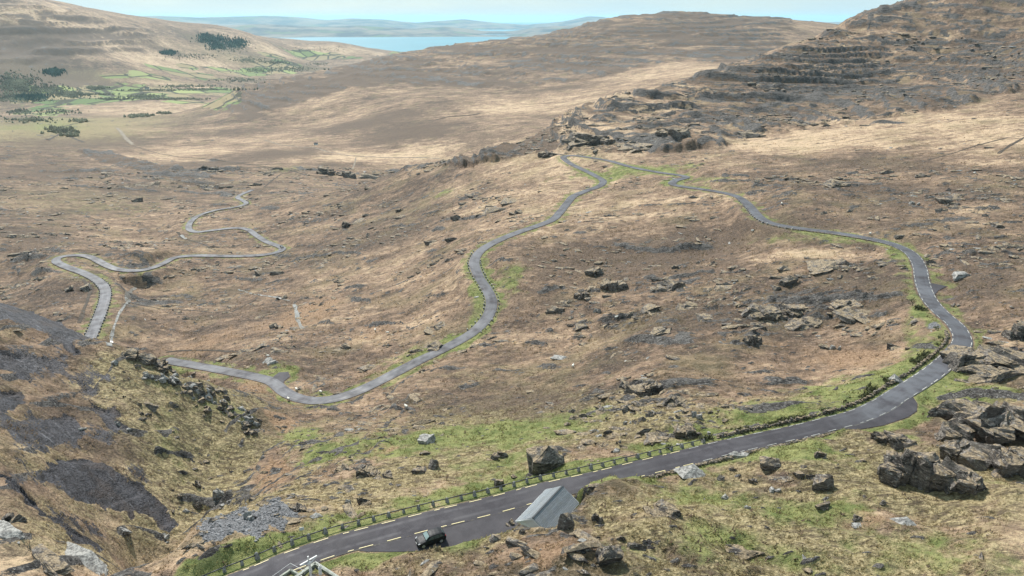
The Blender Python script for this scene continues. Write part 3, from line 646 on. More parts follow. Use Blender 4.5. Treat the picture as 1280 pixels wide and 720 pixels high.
    sf = g.ramp(g.m('ADD', slab, g.m('MULTIPLY', g.m('SUBTRACT', g.noise(.28, 7, .78, sc=(.5, 1.4, .8), vec=rv), .5), 1.5)), .40, .47)
    sf = g.m('MULTIPLY', sf, g.ramp(slab, .02, .3))
    col = g.mix(sf, col, sc_)
    gv = g.mix(g.ramp(g.noise(3.5, 4, .8), .35, .65), (.07, .07, .075), (.25, .25, .26))
    col = g.mix(g.ramp(g.m('ADD', grav, g.m('MULTIPLY', g.m('SUBTRACT', g.noise(.6, 4), .5), .9)), .4, .6), col, gv)
    hard = g.m('MAXIMUM', rfac, sf)
    # everything far reads a little patchier than clumps alone can show
    g.rf, g.sf = rfac, sf
    return col, hard, (n3, n4, n5)
def make_ground():
    m, nt, b = material('hill_ground'); g = NB(nt)
    col, hard, (n3, n4, n5) = ground_colour(g)
    nt.links.new(col, b.inputs['Base Color']); rfx, sfx = g.rf, g.sf
    g.link(g.m('SUBTRACT', g.m('SUBTRACT', .95, g.m('MULTIPLY', rfx, .15)), g.m('MULTIPLY', sfx, .42)), b.inputs['Roughness'])
    b.inputs['Specular IOR Level'].default_value = .25
    hgt = g.m('ADD', g.m('MULTIPLY', n4, 1.0), g.m('MULTIPLY', n5, .45))
    hgt = g.m('ADD', hgt, g.m('MULTIPLY', g.noise(.55, 5, .7), 1.6))
    n0 = g.bump(g.noise(.16, 6, .75, sc=(.6, 1.3, 1.6)), g.m('ADD', 1.1, g.m('MULTIPLY', hard, 1.6)), .9)
    nt.links.new(g.bump(hgt, .42, 1.0, n0), b.inputs['Normal'])
    return m
GROUND = make_ground()
#STAGE_GROUND
idx = (np.arange(NA)[:, None] * NR + np.arange(NR)[None, :])
nx_ = np.roll(idx, -1, axis=0)
F = np.stack([idx[:, :-1], idx[:, 1:], nx_[:, 1:], nx_[:, :-1]], -1).reshape(-1, 4)
co = np.stack([x, y, Hd], -1).reshape(-1, 3)
ca_ = np.stack([ROCK, GREEN, RUST, DARK], -1).reshape(-1, 4).clip(-1.5, 1.5)
cb_ = np.stack([PALE - .8 * WOOD, SLAB, GRAV, FIELD], -1).reshape(-1, 4)
ground = grid_mesh('ground', co, F, [GROUND], {'cover_a': ca_, 'cover_b': cb_})
tag(ground, kind='structure')
print('ground quads', len(F))

# ------------------------------------------------------------------ tarmac
def make_tarmac():
    m, nt, b = material('tarmac'); g = NB(nt)
    a = g.mix(g.ramp(g.noise(.5, 5, .6), .35, .65), (.031, .028, .034), (.050, .046, .053))
    a = g.mix(g.ramp(g.noise(.11, 4, .6), .45, .7, 0, .45), a, (.070, .067, .075))
    a = g.mix(g.ramp(g.noise(14, 3, .7), .5, .75, 0, .4), a, (.15, .145, .15))
    a = g.mix(g.ramp(g.noise(1.6, 6, .7), .60, .72, 0, .5), a, (.040, .037, .040))
    ac = g.attr('cover_a')[0]
    tw = g.m('ABSOLUTE', g.m('SUBTRACT', g.m('ABSOLUTE', ac), .47)); trk = g.m('MULTIPLY', g.ramp(tw, .20, .04), g.ramp(g.noise(.35, 6, .7), .38, .62))
    a = g.mix(g.m('MULTIPLY', trk, .40), a, (.095, .092, .102))
    a = g.mix(g.m('MULTIPLY', g.ramp(g.m('ABSOLUTE', ac), .88, 1.0), g.ramp(g.noise(1.1, 5, .75), .45, .6)), a, (.15, .135, .10))
    wr_sheen = g.m('MULTIPLY', g.attr('cover_a')[1], g.ramp(g.noise(.22, 5, .6), .25, .6))
    a = g.mix(g.m('MULTIPLY', wr_sheen, .75), a, (.118, .122, .136))  # paler older surface, with the sky's bluish sheen painted into the colour
    pt = g.voro(.11, sc=(1, 1, .2), out='Color'); sp2 = g.nt.nodes.new('ShaderNodeSeparateColor'); g.link(pt, sp2.inputs[0])
    a = g.mix(g.ramp(sp2.outputs[0], .55, .58, 0, .28), a, (.034, .032, .036))
    nt.links.new(a, b.inputs['Base Color'])
    g.link(g.m('SUBTRACT', g.ramp(g.noise(.16, 5, .6), .3, .7, .70, .84), g.m('ADD', g.m('MULTIPLY', trk, .10), g.m('MULTIPLY', wr_sheen, .13))), b.inputs['Roughness'])
    nt.links.new(g.bump(g.noise(18, 3, .7), .02, .5), b.inputs['Normal'])
    b.inputs['Specular IOR Level'].default_value = .28
    return m
TARMAC = make_tarmac()
def flat_mat(name, c, rough=.7, var=.25, scale=4., metal=0., bumpd=.0):
    m, nt, b = material(name); g = NB(nt)
    dk = tuple(v * (1 - var) for v in c); lt = tuple(min(v * (1 + var), 1) for v in c)
    nt.links.new(g.mix(g.ramp(g.noise(scale, 4, .65), .35, .65), dk, lt), b.inputs['Base Color'])
    b.inputs['Roughness'].default_value = rough; b.inputs['Metallic'].default_value = metal
    if bumpd: nt.links.new(g.bump(g.noise(scale * 3, 4, .7), bumpd, .8), b.inputs['Normal'])
    return m
def offsets(R):
    t = np.gradient(R[:, :2], axis=0); t /= np.linalg.norm(t, axis=1)[:, None] + 1e-9
    return np.stack([-t[:, 1], t[:, 0]], 1)          # left normal
def ribbon(name, R, hw, mat, lift=0.0, wob=.10, wear_sheen=None):
    nrm = offsets(R); n_ = len(R); k = 9
    w_ = np.linspace(-1, 1, k)
    co = np.zeros((n_, k, 3))
    s_ = np.arange(n_)
    for j, q in enumerate(w_):
        h_ = hw + (wob * perlin(s_ / 5.0, s_ * 0 + j, 50 + j) if abs(q) == 1 else 0)
        co[:, j, :2] = R[:, :2] + nrm * (q * h_)[:, None] if np.ndim(h_) else R[:, :2] + nrm * q * h_
        co[:, j, 2] = R[:, 2] + lift + .05 * (1 - q * q) - (.0 if abs(q) < 1 else .02)
    ii = np.arange(n_ - 1)[:, None] * k + np.arange(k - 1)[None]
    Fc = np.stack([ii, ii + k, ii + k + 1, ii + 1], -1).reshape(-1, 4)
    Fc = Fc[:, ::-1]
    acr = np.zeros((n_, k, 4)); acr[:, :, 0] = w_[None, :]; acr[:, :, 1] = (sst(98, 128, s_) if wear_sheen is None else wear_sheen)[:, None] if wear_sheen is None else wear_sheen
    return grid_mesh(name, co.reshape(-1, 3), Fc, [mat], {'cover_a': acr.reshape(-1, 4)})
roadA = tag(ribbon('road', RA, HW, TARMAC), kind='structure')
roadB = tag(ribbon('road', RB, HW + .2, TARMAC, lift=.16, wear_sheen=1.0), kind='structure')
for pts, zz in LAYBYS:
    bm = bmesh.new()
    # drape on the neighbouring road level
    vs_ = []
    for q in pts:
        k = int(np.argmin((RA[:, 0] - q[0]) ** 2 + (RA[:, 1] - q[1]) ** 2)); vs_.append(bm.verts.new((q[0], q[1], RA[k, 2] - .035)))
    bm.faces.new(vs_); bmesh.ops.triangulate(bm, faces=bm.faces[:])
    bmesh.ops.recalc_face_normals(bm, faces=bm.faces[:])
    me = bpy.data.meshes.new('lay_by'); bm.to_mesh(me); bm.free(); me.materials.append(TARMAC)
    if me.polygons[0].normal.z < 0: me.flip_normals()
    o = bpy.data.objects.new('lay_by', me); COL.objects.link(o); tag(o, kind='structure')

# ------------------------------------------------------------------ bay and mountains across it
mw, nt, b = material('sea_water'); g = NB(nt)
nt.links.new(g.mix(g.ramp(g.noise(.0006, 4), .4, .6), (.03, .16, .20), (.04, .20, .25)), b.inputs['Base Color'])
b.inputs['Roughness'].default_value = .32
nt.links.new(g.bump(g.noise(.02, 4), 2.0, .5), b.inputs['Normal'])
na_ = 48; aa = np.linspace(0, 2 * np.pi, na_, endpoint=False); rs_ = [3000, 6000, 12000, 25000, 60000]
co = np.array([(math.sin(a) * q, math.cos(a) * q, 0.0) for a in aa for q in rs_])
ii = np.arange(na_)[:, None] * 5 + np.arange(4)[None]; jj = (ii + 5) % (na_ * 5)
sea = grid_mesh('sea', co, np.stack([ii, ii + 1, jj + 1, jj], -1).reshape(-1, 4), [mw]); tag(sea, kind='structure')

mm_, nt, b = material('mountain_ground'); g = NB(nt)
a = g.mix(g.ramp(g.noise(.0011, 6, .65), .38, .62), (.035, .038, .045), (.20, .16, .12))
nt.links.new(g.mix(g.ramp(g.noise(.0009, 5, .6, vec=g.scaled(g.P(), (1.3, 1.3, 1))), .55, .65, 0, .8), a, (.10, .13, .05)), b.inputs['Base Color'])
b.inputs['Roughness'].default_value = 1
def range_mesh(prof, r0, r1, top_at, seed, amp):
    ps = np.array(prof, float)
    A_ = np.array([math.atan2(ray(p, 25)[0], ray(p, 25)[1]) for p in ps[:, 0]])
    T_ = np.array([ray(p, q)[2] / math.hypot(ray(p, q)[0], ray(p, q)[1]) for p, q in ps])
    a_ = np.linspace(A_[0], A_[-1], 420); r_ = np.linspace(r0, r1, 46)
    rt = r0 + (r1 - r0) * top_at
    crest = SEA + np.interp(a_, A_, T_) * rt
    f = np.clip(np.where(r_ < rt, (r_ - r0) / (rt - r0), (r1 - r_) / (r1 - rt)), 0, 1)
    X_ = np.sin(a_)[:, None] * r_; Y_ = np.cos(a_)[:, None] * r_
    h = crest[:, None] * (f[None] ** .9) + fbm(X_, Y_, 2400, 5, seed) * amp * np.sin(np.pi * np.clip(f, 0, 1) * .92)[None] - 12
    k = len(r_); ii = np.arange(len(a_) - 1)[:, None] * k + np.arange(k - 1)[None]
    o = grid_mesh('mountain_range', np.stack([X_, Y_, h], -1).reshape(-1, 3), np.stack([ii, ii + 1, ii + k + 1, ii + k], -1).reshape(-1, 4), [mm_])
    return tag(o, kind='structure')
range_mesh([(-300,40),(-100,32),(60,30),(140,29),(250,32),(330,30),(400,33),(450,31),(520,35),(560,33),(600,37),(640,38),(680,33),(720,31),(760,36),(900,40)], 14200, 19500, .55, 5, 130)
range_mesh([(-400,24),(-100,20),(60,22),(130,20),(200,18.5),(250,21),(310,19.5),(330,19),(370,21),(410,24.5),(440,22.5),(480,24),(520,28),(580,24),(620,28),(660,31),(700,27),(735,20),(755,20.5),(775,26),(850,29),(980,29),(1010,27.5),(1035,27),(1050,26.5),(1070,27.5),(1100,29),(1300,24),(1500,26)], 23000, 31000, .5, 9, 120)
# --- OBJ ---
# ------------------------------------------------------------------ mesh helpers
def link_mesh(name, me, mat=None, parent=None, loc=None):
    if mat is not None and not me.materials: me.materials.append(mat)
    o = bpy.data.objects.new(name, me); COL.objects.link(o)
    if parent: o.parent = parent
    if loc is not None: o.location = loc
    return o
def bm_obj(name, bm, mat, parent=None, loc=None, smooth=False):
    bmesh.ops.recalc_face_normals(bm, faces=bm.faces[:])
    me = bpy.data.meshes.new(name); bm.to_mesh(me); bm.free()
    if smooth: me.polygons.foreach_set('use_smooth', np.ones(len(me.polygons), bool))
    return link_mesh(name, me, mat, parent, loc)
def empty(name, loc, rz=0):
    o = bpy.data.objects.new(name, None); COL.objects.link(o); o.location = loc; o.rotation_euler = (0, 0, rz); o.empty_display_size = .3
    return o
def copy_tree(o, parent=None):
    c = o.copy(); COL.objects.link(c); c.parent = parent
    for ch in list(o.children): copy_tree(ch, c)
    return c
def add_box(bm, c, s, rz=0, bevel=0, taper=1.0):
    r_ = bmesh.ops.create_cube(bm, size=1); v = r_['verts']
    for q in v:
        k = taper if q.co.z > 0 else 1
        q.co = Vector((q.co.x * s[0] * k, q.co.y * s[1] * k, q.co.z * s[2]))
    if bevel:
        bmesh.ops.bevel(bm, geom=list({e for q in v for e in q.link_edges}), offset=bevel, segments=2, affect='EDGES'); v = None
    vv = [q for q in bm.verts if q.tag is False] if v is None else v
    for q in vv:
        q.co = Matrix.Rotation(rz, 4, 'Z') @ q.co + Vector(c)
    for q in bm.verts: q.tag = True
    return bm
def box_obj(name, c, s, mat, parent=None, rz=0, bevel=0, taper=1.0):
    bm = bmesh.new(); add_box(bm, c, s, rz, bevel, taper); return bm_obj(name, bm, mat, parent)
def tube(bm, a, b, r1, r2=None, n=8):
    r2 = r1 if r2 is None else r2
    a, b = Vector(a), Vector(b); d = (b - a); L = d.length
    q = d.to_track_quat('Z', 'Y').to_matrix().to_4x4()
    bmesh.ops.create_cone(bm, cap_ends=True, segments=n, radius1=r1, radius2=r2, depth=L, matrix=Matrix.Translation((a + b) / 2) @ q)

# ------------------------------------------------------------------ rocks
mr, nt, b = material('boulder_rock'); g = NB(nt)
gn = nt.nodes.new('ShaderNodeNewGeometry'); sx_ = nt.nodes.new('ShaderNodeSeparateXYZ'); nt.links.new(gn.outputs['Normal'], sx_.inputs[0])
topg = g.m('MULTIPLY', g.ramp(sx_.outputs[2], .66, .86), g.ramp(g.noise(.7, 5, .7), .42, .52))
nt.links.new(g.mix(g.m('MULTIPLY', topg, .85), rock_colour(g, (1.45, 1.38, 1.3)), g.mix(g.ramp(g.noise(3, 4, .7), .4, .6), (.16, .12, .075), (.40, .31, .20))), b.inputs['Base Color']); b.inputs['Roughness'].default_value = .8; b.inputs['Specular IOR Level'].default_value = .3
nt.links.new(g.bump(g.m('ADD', g.noise(2.2, 6, .75, sc=(1, .5, 1.6)), g.m('MULTIPLY', g.noise(9, 4, .7), .4)), .35, .9), b.inputs['Normal'])
ROCKM = mr
mp_, nt, b = material('pale_boulder_rock'); g = NB(nt)
a = g.mix(g.ramp(g.noise(1.8, 6, .7), .38, .60), (.13, .125, .12), (.38, .37, .345))
nt.links.new(g.mix(g.ramp(g.noise(4.5, 4, .7), .58, .66), a, (.05, .045, .045)), b.inputs['Base Color']); b.inputs['Roughness'].default_value = .85
nt.links.new(g.bump(g.noise(3.0, 6, .75), .3, .9), b.inputs['Normal'])
PALEM = mp_
def rock_mesh(seed, level=3, cuts=14, strat=0.0, mat=None, sharp=.10):
    rs = random.Random(seed); bm = bmesh.new()
    bmesh.ops.create_icosphere(bm, subdivisions=level, radius=1.0)
    pl = []
    for _ in range(cuts):
        nv = Vector((rs.gauss(0, 1), rs.gauss(0, 1), rs.gauss(0, .8))).normalized(); pl.append((nv, rs.uniform(.52, .86)))
    co_ = np.array([v.co[:] for v in bm.verts])
    for nv, d_ in pl:
        q = co_ @ np.array(nv[:]); m_ = q > d_
        co_[m_] -= np.outer((q[m_] - d_), np.array(nv[:])) * .96
    n1_ = fbm(co_[:, 0] * 1 + seed, co_[:, 1] + co_[:, 2] * 1.7, .9, 4, seed % 40)
    n2_ = fbm(co_[:, 2] * 1.5 + seed, co_[:, 0] * 1.3 - co_[:, 1], .35, 3, seed % 37)
    co_ *= (1 + sharp * 1.6 * n1_ + sharp * n2_)[:, None]
    if strat:                                        # bedding: stepped layers along a tilted axis
        ax = np.array([.25, .15, 1.0]); ax /= np.linalg.norm(ax)
        q = (co_ @ ax) / strat; f = q - np.floor(q)
        co_[:, :2] *= (1 - .16 * (f < .3) * (1 + .6 * n2_))[:, None]
    for v, c in zip(bm.verts, co_): v.co = c
    me = bpy.data.meshes.new('rock'); bm.to_mesh(me); bm.free()
    me.materials.append(mat or ROCKM)
    return me
def crag_mesh(seed, nb, flat=1.0, sub=2, mat=None, rough=.05, dip=.35):
    """a group of angular, bedded blocks leaning the same way, filling a unit box"""
    rs = random.Random(seed); bm = bmesh.new(); dipv = rs.uniform(.5, 1) * dip * rs.choice([-1, 1])
    for k in range(nb):
        cx_, cy_ = (0, 0) if nb == 1 else (rs.uniform(-.72, .72), rs.uniform(-.35, .35))
        sx, sy, sz = rs.uniform(.42, .8) * (1.25 if nb == 1 else .72), rs.uniform(.5, .9) * (1.1 if nb == 1 else .75), rs.uniform(.45, 1.0) * (1 - .35 * abs(cx_)) * flat
        b2 = bmesh.new(); pts = []
        for _ in range(rs.randint(11, 17)):
            p = Vector((rs.uniform(-1, 1), rs.uniform(-1, 1), rs.uniform(-1, 1))); m_ = rs.randrange(3)
            p[m_] = math.copysign(rs.uniform(.82, 1), p[m_]); m2 = rs.randrange(3)
            if rs.random() < .6: p[m2] = math.copysign(rs.uniform(.7, 1), p[m2])
            pts.append(b2.verts.new(p))
        r_ = bmesh.ops.convex_hull(b2, input=b2.verts[:])
        bmesh.ops.delete(b2, geom=[q for q in b2.verts if not q.link_faces], context='VERTS')
        bmesh.ops.subdivide_edges(b2, edges=b2.edges[:], cuts=sub, use_grid_fill=True)
        bmesh.ops.triangulate(b2, faces=b2.faces[:])
        M_ = Matrix.Translation((cx_, cy_, 0)) @ Matrix.Rotation(dipv + rs.uniform(-.12, .12), 4, 'Y') @ Matrix.Rotation(rs.uniform(-.5, .5), 4, 'Z') @ Matrix.Rotation(rs.uniform(-.25, .25), 4, 'X') @ Matrix.Diagonal((sx, sy, sz, 1))
        off = len(bm.verts); vs2 = []
        C2 = np.array([v.co[:] for v in b2.verts]); q_ = C2[:, 2] * 3.1 + C2[:, 0] * .6 + seed
        stp = (q_ - np.floor(q_) < .28)
        nn = perlin(C2[:, 0] * 2.3 + seed + k * 3, C2[:, 1] * 2.3 + C2[:, 2] * 3, 7)
        C2[:, :2] *= (1 - .10 * stp)[:, None]; C2 *= (1 + rough * 2.4 * nn)[:, None]; C2 += np.random.RandomState(seed * 7 + k).uniform(-rough, rough, C2.shape)
        for c in C2: vs2.append(bm.verts.new(M_ @ Vector(c)))
        b2.verts.index_update()
        for f in b2.faces: bm.faces.new([vs2[v.index] for v in f.verts])
        b2.free()
    c_ = np.array([v.co[:] for v in bm.verts]); lo, hi = c_.min(0), c_.max(0)
    for v, c in zip(bm.verts, c_): v.co = Vector(((c - (lo + hi) / 2) / (hi - lo) * 2))
    bmesh.ops.recalc_face_normals(bm, faces=bm.faces[:])
    me = bpy.data.meshes.new('rock'); bm.to_mesh(me); bm.free(); me.materials.append(mat or ROCKM)
    return me
BIG = [crag_mesh(100 + i, 6 + i % 3, .9, 3) for i in range(8)]
MID = [crag_mesh(200 + i, 1 + i % 3, .9, 2) for i in range(14)]
ONE = [crag_mesh(400 + i, 1, 1.0, 3, None, .03, .15) for i in range(4)]
PAL = [crag_mesh(300 + i, 1 + i % 2, .9, 2, PALEM) for i in range(7)]
def rock(px, py, wpx, hpx, label=None, kind='m', name='boulder', cat='boulder', group=None, rot=None, tilt=0, depth=None, lift=.0, rs=random):
    p = spot(px, py + hpx * .35); dpt = p.y * CP + (SEA - p.z) * SP
    W = wpx * dpt / FOC; Hh = hpx * dpt / FOC / .82
    lib = {'m': MID, 'b': BIG, 'p': PAL, 'o': ONE}[kind]
    me = lib[rs.randrange(len(lib))]
    o = bpy.data.objects.new(name, me); COL.objects.link(o)
    Dp = depth if depth else W * rs.uniform(.5, .8)
    o.scale = (W * .60, Dp * .66, Hh * (.74 if kind == 'o' else .60))
    o.rotation_euler = (rs.uniform(-.12, .12), tilt + rs.uniform(-.1, .1), rs.choice([0, math.pi]) + rs.uniform(-.4, .4) if rot is None else rot)
    lo = min(on_ground(p.x + u_, p.y + v_) for u_, v_ in ((W * .4, 0), (-W * .4, 0), (0, -Dp * .4), (0, Dp * .4), (0, 0)))
    zz_ = p.z * .25 + lo * .75
    o.location = (p.x, p.y + Dp * .1, zz_ + Hh * lift + min((p.z - lo) * .35, Hh * .3))
    tag(o, label, cat, group)
    return o
R_ = random.Random(5)
ROCKS = [
 (680,570,40,36,'large upright dark boulder with pale lichen streaks in the green verge by the fence','o'),
 (533,549,19,12,'grey domed boulder standing alone on the grassy slope below the road','p'),
 (531,583,30,13,'low lichen spotted rock on the slope above the roadside fence','m'),
 (532,565,14,7,'small flat grey rock just below the domed boulder','m'),
 (616,571,16,9,'dark left half of the split rock on the slope left of the large upright boulder','m'),
 (628,567,14,10,'dark right half of the split rock on the slope left of the large upright boulder','m'),
 (624,603,13,14,'black peaty lump beside the fence left of the large upright boulder','m'),
 (730,518,11,8,'dark round boulder, rightmost of the three on the middle slope','m'),
 (718,521,11,6,'flat grey boulder, lowest of the three on the middle slope','m'),
 (715,513,8,7,'small boulder, topmost of the three on the middle slope','m'),
 (709,530,9,5,'dark stone below the three boulders on the middle slope','m'),
 (701,541,8,5,'small round stone left of the rubble on the middle slope','m'),
 (800,489,34,16,'layered grey outcrop, left part of the long rock pile on the middle slope','b'),
 (820,484,28,18,'tall layered outcrop, top of the long rock pile on the middle slope','b'),
 (846,499,28,15,'dark sloping outcrop at the right end of the long rock pile','b'),
 (790,511,22,9,'black flat ledge below the long rock pile on the middle slope','m'),
 (812,517,10,10,'small black rock right of the flat ledge','m'),
 (858,535,26,20,'brown lumpy rock between the rubble and the roadside fence','b'),
 (872,519,13,9,'pale grey boulder above the brown lumpy rock','p'),
 (843,521,14,7,'dark rock left of the pale grey boulder','m'),
 (815,549,18,10,'dark peaty rock on the slope close to the fence','m'),
 (986,351,20,14,'dark pointed boulder standing up on the moor inside the road bend','o'),
 (971,358,12,6,'low rock at the left foot of the pointed boulder','m'),
 (955,386,46,16,'long dark crag, upper left block of the big outcrop inside the road bend','b'),
 (995,385,34,12,'dark crag in the upper middle of the big outcrop inside the road bend','b'),
 (1010,402,44,11,'black ledge in the lower middle of the big outcrop','b'),
 (1060,379,40,11,'rounded dark crag at the upper right of the big outcrop','b'),
 (1075,392,46,8,'sloping slab at the right end of the big outcrop','m'),
 (941,424,20,18,'dark squarish crag at the lower left foot of the big outcrop','b'),
 (960,402,50,8,'long low ledge across the left of the big outcrop','m'),
 (1031,433,12,6,'brown stone on the rust coloured moor inside the bend','m'),
 (1044,434,11,7,'dark and white stone right of the brown stone on the rust moor','p'),
 (1036,330,56,8,'long low black ledge beside the pale grass strip','m'),
 (769,355,32,14,'dark craggy ledge in the centre of the moor','b'),
 (843,356,26,10,'rounded dark crag on the central moor','b'),
 (824,360,26,5,'low black shelf left of the rounded crag','m'),
 (905,360,24,5,'thin black shelf right of the rounded crag','m'),
 (846,334,12,6,'small dark rock on the pale central grass','m'),
 (744,338,24,13,'grey broken crag right of the middle road bend','b'),
 (727,366,18,14,'brown black crag low on the central moor','b'),
 (693,386,22,8,'mossy low ledge left of the small pale boulder','m'),
 (747,387,9,8,'small pale boulder on the central moor','p'),
 (812,384,22,10,'dark rock among the heather on the central moor','m'),
 (860,382,24,9,'dark ledge on the right of the central moor','m'),
 (884,396,24,8,'rounded grey rock on the right of the central moor','m'),
 (727,407,18,9,'black rock at the left end of the heather knoll','m'),
 (827,414,26,9,'dark slab low on the heather knoll','m'),
 (700,447,20,5,'thin pale row of stones on the lower moor','p'),
 (1120,548,46,20,'dark fractured outcrop beside the wide road bend','b'),
 (1118,569,20,8,'low brown rock below the fractured outcrop','m'),
 (1275,412,34,24,'dark crag cut by the right edge of the picture','b'),
 (866,590,40,15,'pale lichen covered boulder at the lower edge of the road','p'),
 (925,569,24,8,'pale flat boulder beside the white edge dashes','p'),
 (913,573,14,8,'dark small boulder left of the pale flat boulder','m'),
 (963,578,22,17,'black leaning boulder below the road','o'),
 (975,597,24,8,'brown flat slab below the black leaning boulder','m'),
 (1002,588,22,9,'dark jagged rock in the row leading to the lichened boulder','m'),
 (1018,597,16,8,'middle rock of the row leading to the lichened boulder','m'),
 (1030,603,26,20,'lichened grey boulder on the right hand knoll','o'),
 (1026,568,16,12,'round ringed rock lying in green grass below the bend','m'),
 (1030,629,20,14,'dark leaning rock beside a bright green patch','m'),
 (1080,575,9,6,'small dark rock in front of the fractured outcrop','m'),
 (1103,628,9,8,'small grey stone on the lower right slope','m'),
 (1071,645,10,7,'brown stone, upper one of two on the lower right slope','m'),
 (1073,657,13,5,'pale flat stone, lower one of two on the lower right slope','p'),
 (1134,653,32,10,'lichen striped slab on the lower right slope','p'),
 (1013,712,16,6,'low dark stone at the bottom edge on the right','m'),
 (829,637,40,14,'black overhanging rock with pale edge on the knoll right of the hut','b'),
 (747,647,13,15,'dark pointed rock right of the hut','m'),
 (761,692,28,28,'black square rock face on the bottom knoll','o'),
 (777,671,12,10,'grey rock just above the black square rock face','m'),
 (796,681,22,10,'grey ridged rock right of the black square rock face','m'),
 (926,687,46,10,'long dark log shaped rock in green grass at the bottom','m'),
 (706,652,20,26,'tall black rock face leaning against the hut roof','o'),
 (637,653,10,9,'small pale topped rock at the near corner of the hut','m'),
 (652,664,9,9,'dark rock against the near gable of the hut','m'),
 (901,597,12,9,'small dark rock on the tan knoll right of the road','m'),
 (916,585,9,9,'small upright rock near the road verge','m'),
 (941,600,11,10,'grey rock on the brown patch of the knoll','m'),
 (968,611,14,7,'pale tipped stone on the brown patch of the knoll','p'),
 (907,620,9,7,'small white boulder on the green and tan grass','p'),
 (935,634,8,6,'small pale boulder below the white one','p'),
 (104,697,92,17,'long pale weathered slab lying across the bottom left slope','p',-.6),
 (8,668,60,10,'pale weathered slab at the left edge above the long one','p',-.55),
 (62,704,76,12,'dark grey slab tucked under the long pale slab','m',-.6),
 (12,648,30,18,'dark blocky rock at the left edge','b'),
 (152,660,22,9,'pale rock on the tan slope above the gully','p'),
 (275,616,18,14,'lichened white and grey boulder above the gully','p'),
 (247,603,12,12,'dark rock on the gully side, upper','m'),
 (247,630,10,12,'dark rock on the gully side, lower','m'),
 (312,645,14,12,'pale rounded boulder at the top of the grey scree','p'),
 (362,648,22,8,'dark flat slab lying on the grey scree','m'),
 (372,634,22,12,'lichened rock at the right end of the grey scree','b'),
 (265,650,10,8,'round grey boulder at the left end of the scree','m'),
 (457,590,30,15,'tilted grey slab with ribs on the knoll left of the middle','b'),
 (431,584,24,8,'brown arched rock left of the tilted grey slab','m'),
 (480,594,20,9,'brown sloping rock right of the tilted grey slab','m'),
 (455,627,16,12,'brown rock on the tan knoll above the fence','m'),
 (435,627,7,9,'small white stone above the fence','p'),
 (498,606,9,5,'thin dark stone on the tan knoll','m'),
 (395,644,14,5,'flat pale stone beside the fence near the scree','p'),
 (180,446,26,16,'dark crag on the crest of the left slope','b'),
 (160,441,20,12,'grey crag at the start of the crest above the lower road','m'),
 (200,453,22,12,'black crag at the crest where the lower road disappears','b'),
 (143,452,7,6,'small white stone on the crest of the left slope','p'),
 (185,505,24,10,'grey flat rock on the tan part of the left slope','m'),
 (405,213,24,11,'dark rock knob, leftmost of the row on the distant rim','b'),
 (433,217,26,11,'dark rock knob, middle of the row on the distant rim','b'),
 (458,220,24,8,'dark low rock, right of the row on the distant rim','m'),
 (620,261,32,7,'long black shelf on the moor left of the middle road','m'),
 (645,265,15,7,'short grey shelf next to the long black shelf','m'),
 (571,269,14,7,'grey rock on the moor far left of the middle road','m'),
 (567,297,19,7,'dark wedge rock left of the middle road','m'),
 (543,302,23,4,'thin dark ledge left of the dark wedge rock','m'),
 (639,250,24,5,'low ledge under the upper hairpin meadow','m'),
 (501,262,12,5,'small dark rock on the tan moor above the valley','m'),
 (503,270,20,4,'thin rock shelf on the tan moor above the valley','m'),
 (442,276,22,7,'dark whaleback rock on the tan moor above the lower hairpins','m'),
 (735,173,56,18,'rough grey crag directly above the upper hairpin','b'),
 (792,183,44,9,'dark rock band right of the crag above the upper hairpin','b'),
 (717,177,24,8,'black shelf left of the crag above the upper hairpin','m'),
 (684,190,22,12,'dark knob left of the upper hairpin','b'),
 (843,163,36,12,'dark crag on the hillside above the upper road','b'),
 (937,168,34,9,'grey crag on the hillside above the pale slope','b'),
 (740,93,0,0,None,'m'),
 (1153,219,18,6,'grey rock on the hillside right of the far road','m'),
 (1188,247,32,8,'dark low crag on the right hillside','m'),
 (1050,227,40,6,'long grey rock band above the far road','m'),
 (1143,254,10,5,'small pale boulder on the right hillside','p'),
 (1183,307,13,5,'brown boulder on the right hillside above the road','m'),
 (1126,294,16,5,'dark rock on the uphill side of the far road','m'),
 (1248,281,16,6,'grey rock near the right edge of the hillside','m'),
 (1200,342,22,8,'grey lichened ledge right of the lay by triangle','p'),
 (1163,327,14,8,'dark rock on the outside of the upper bend','m'),
 (1195,381,9,7,'dark round bush like rock beside the road','m'),
 (1118,433,14,8,'lichened rock in the verge inside the bend','m'),
 (1120,473,18,12,'pale ribbed rock beside the widened bend','p'),
 (1136,435,8,5,'small dark stone in the green verge','m'),
 (172,250,12,6,'dark boulder alone on the far left hillside','m'),
 (97,359,30,10,'broken rocks beside the left hairpin','m'),
 (347,340,18,6,'dark rock right of the lower hairpins','m'),
 (324,341,10,7,'small black rock by the lower hairpins','m'),
 (345,408,16,7,'dark lichened boulder by the pale stream bed','m'),
 (352,372,12,5,'black boulder at the top of the pale stream bed','m'),
 (432,432,14,6,'small rock on a round knoll of the lower moor','m'),
 (545,409,26,8,'dark ledge beside the curving road','m'),
 (540,432,22,8,'grey boulder cluster touching the curving road','m'),
 (577,437,14,9,'pale dark boulder on the outside of the curving road','m'),
 (528,462,9,7,'small boulder below the curving road','m'),
 (465,459,30,5,'row of low stones inside the lower road curve','m'),
 (337,452,16,6,'row of pale stones above the small lay by','p'),
]
for e in ROCKS:
    if e[4] is None: continue
    rock(e[0], e[1], e[2], e[3], e[4], e[5], rs=R_, rot=e[6] if len(e) > 6 else None, depth=e[2] * .028 if len(e) > 6 else None, lift=.38 if len(e) > 6 else 0)
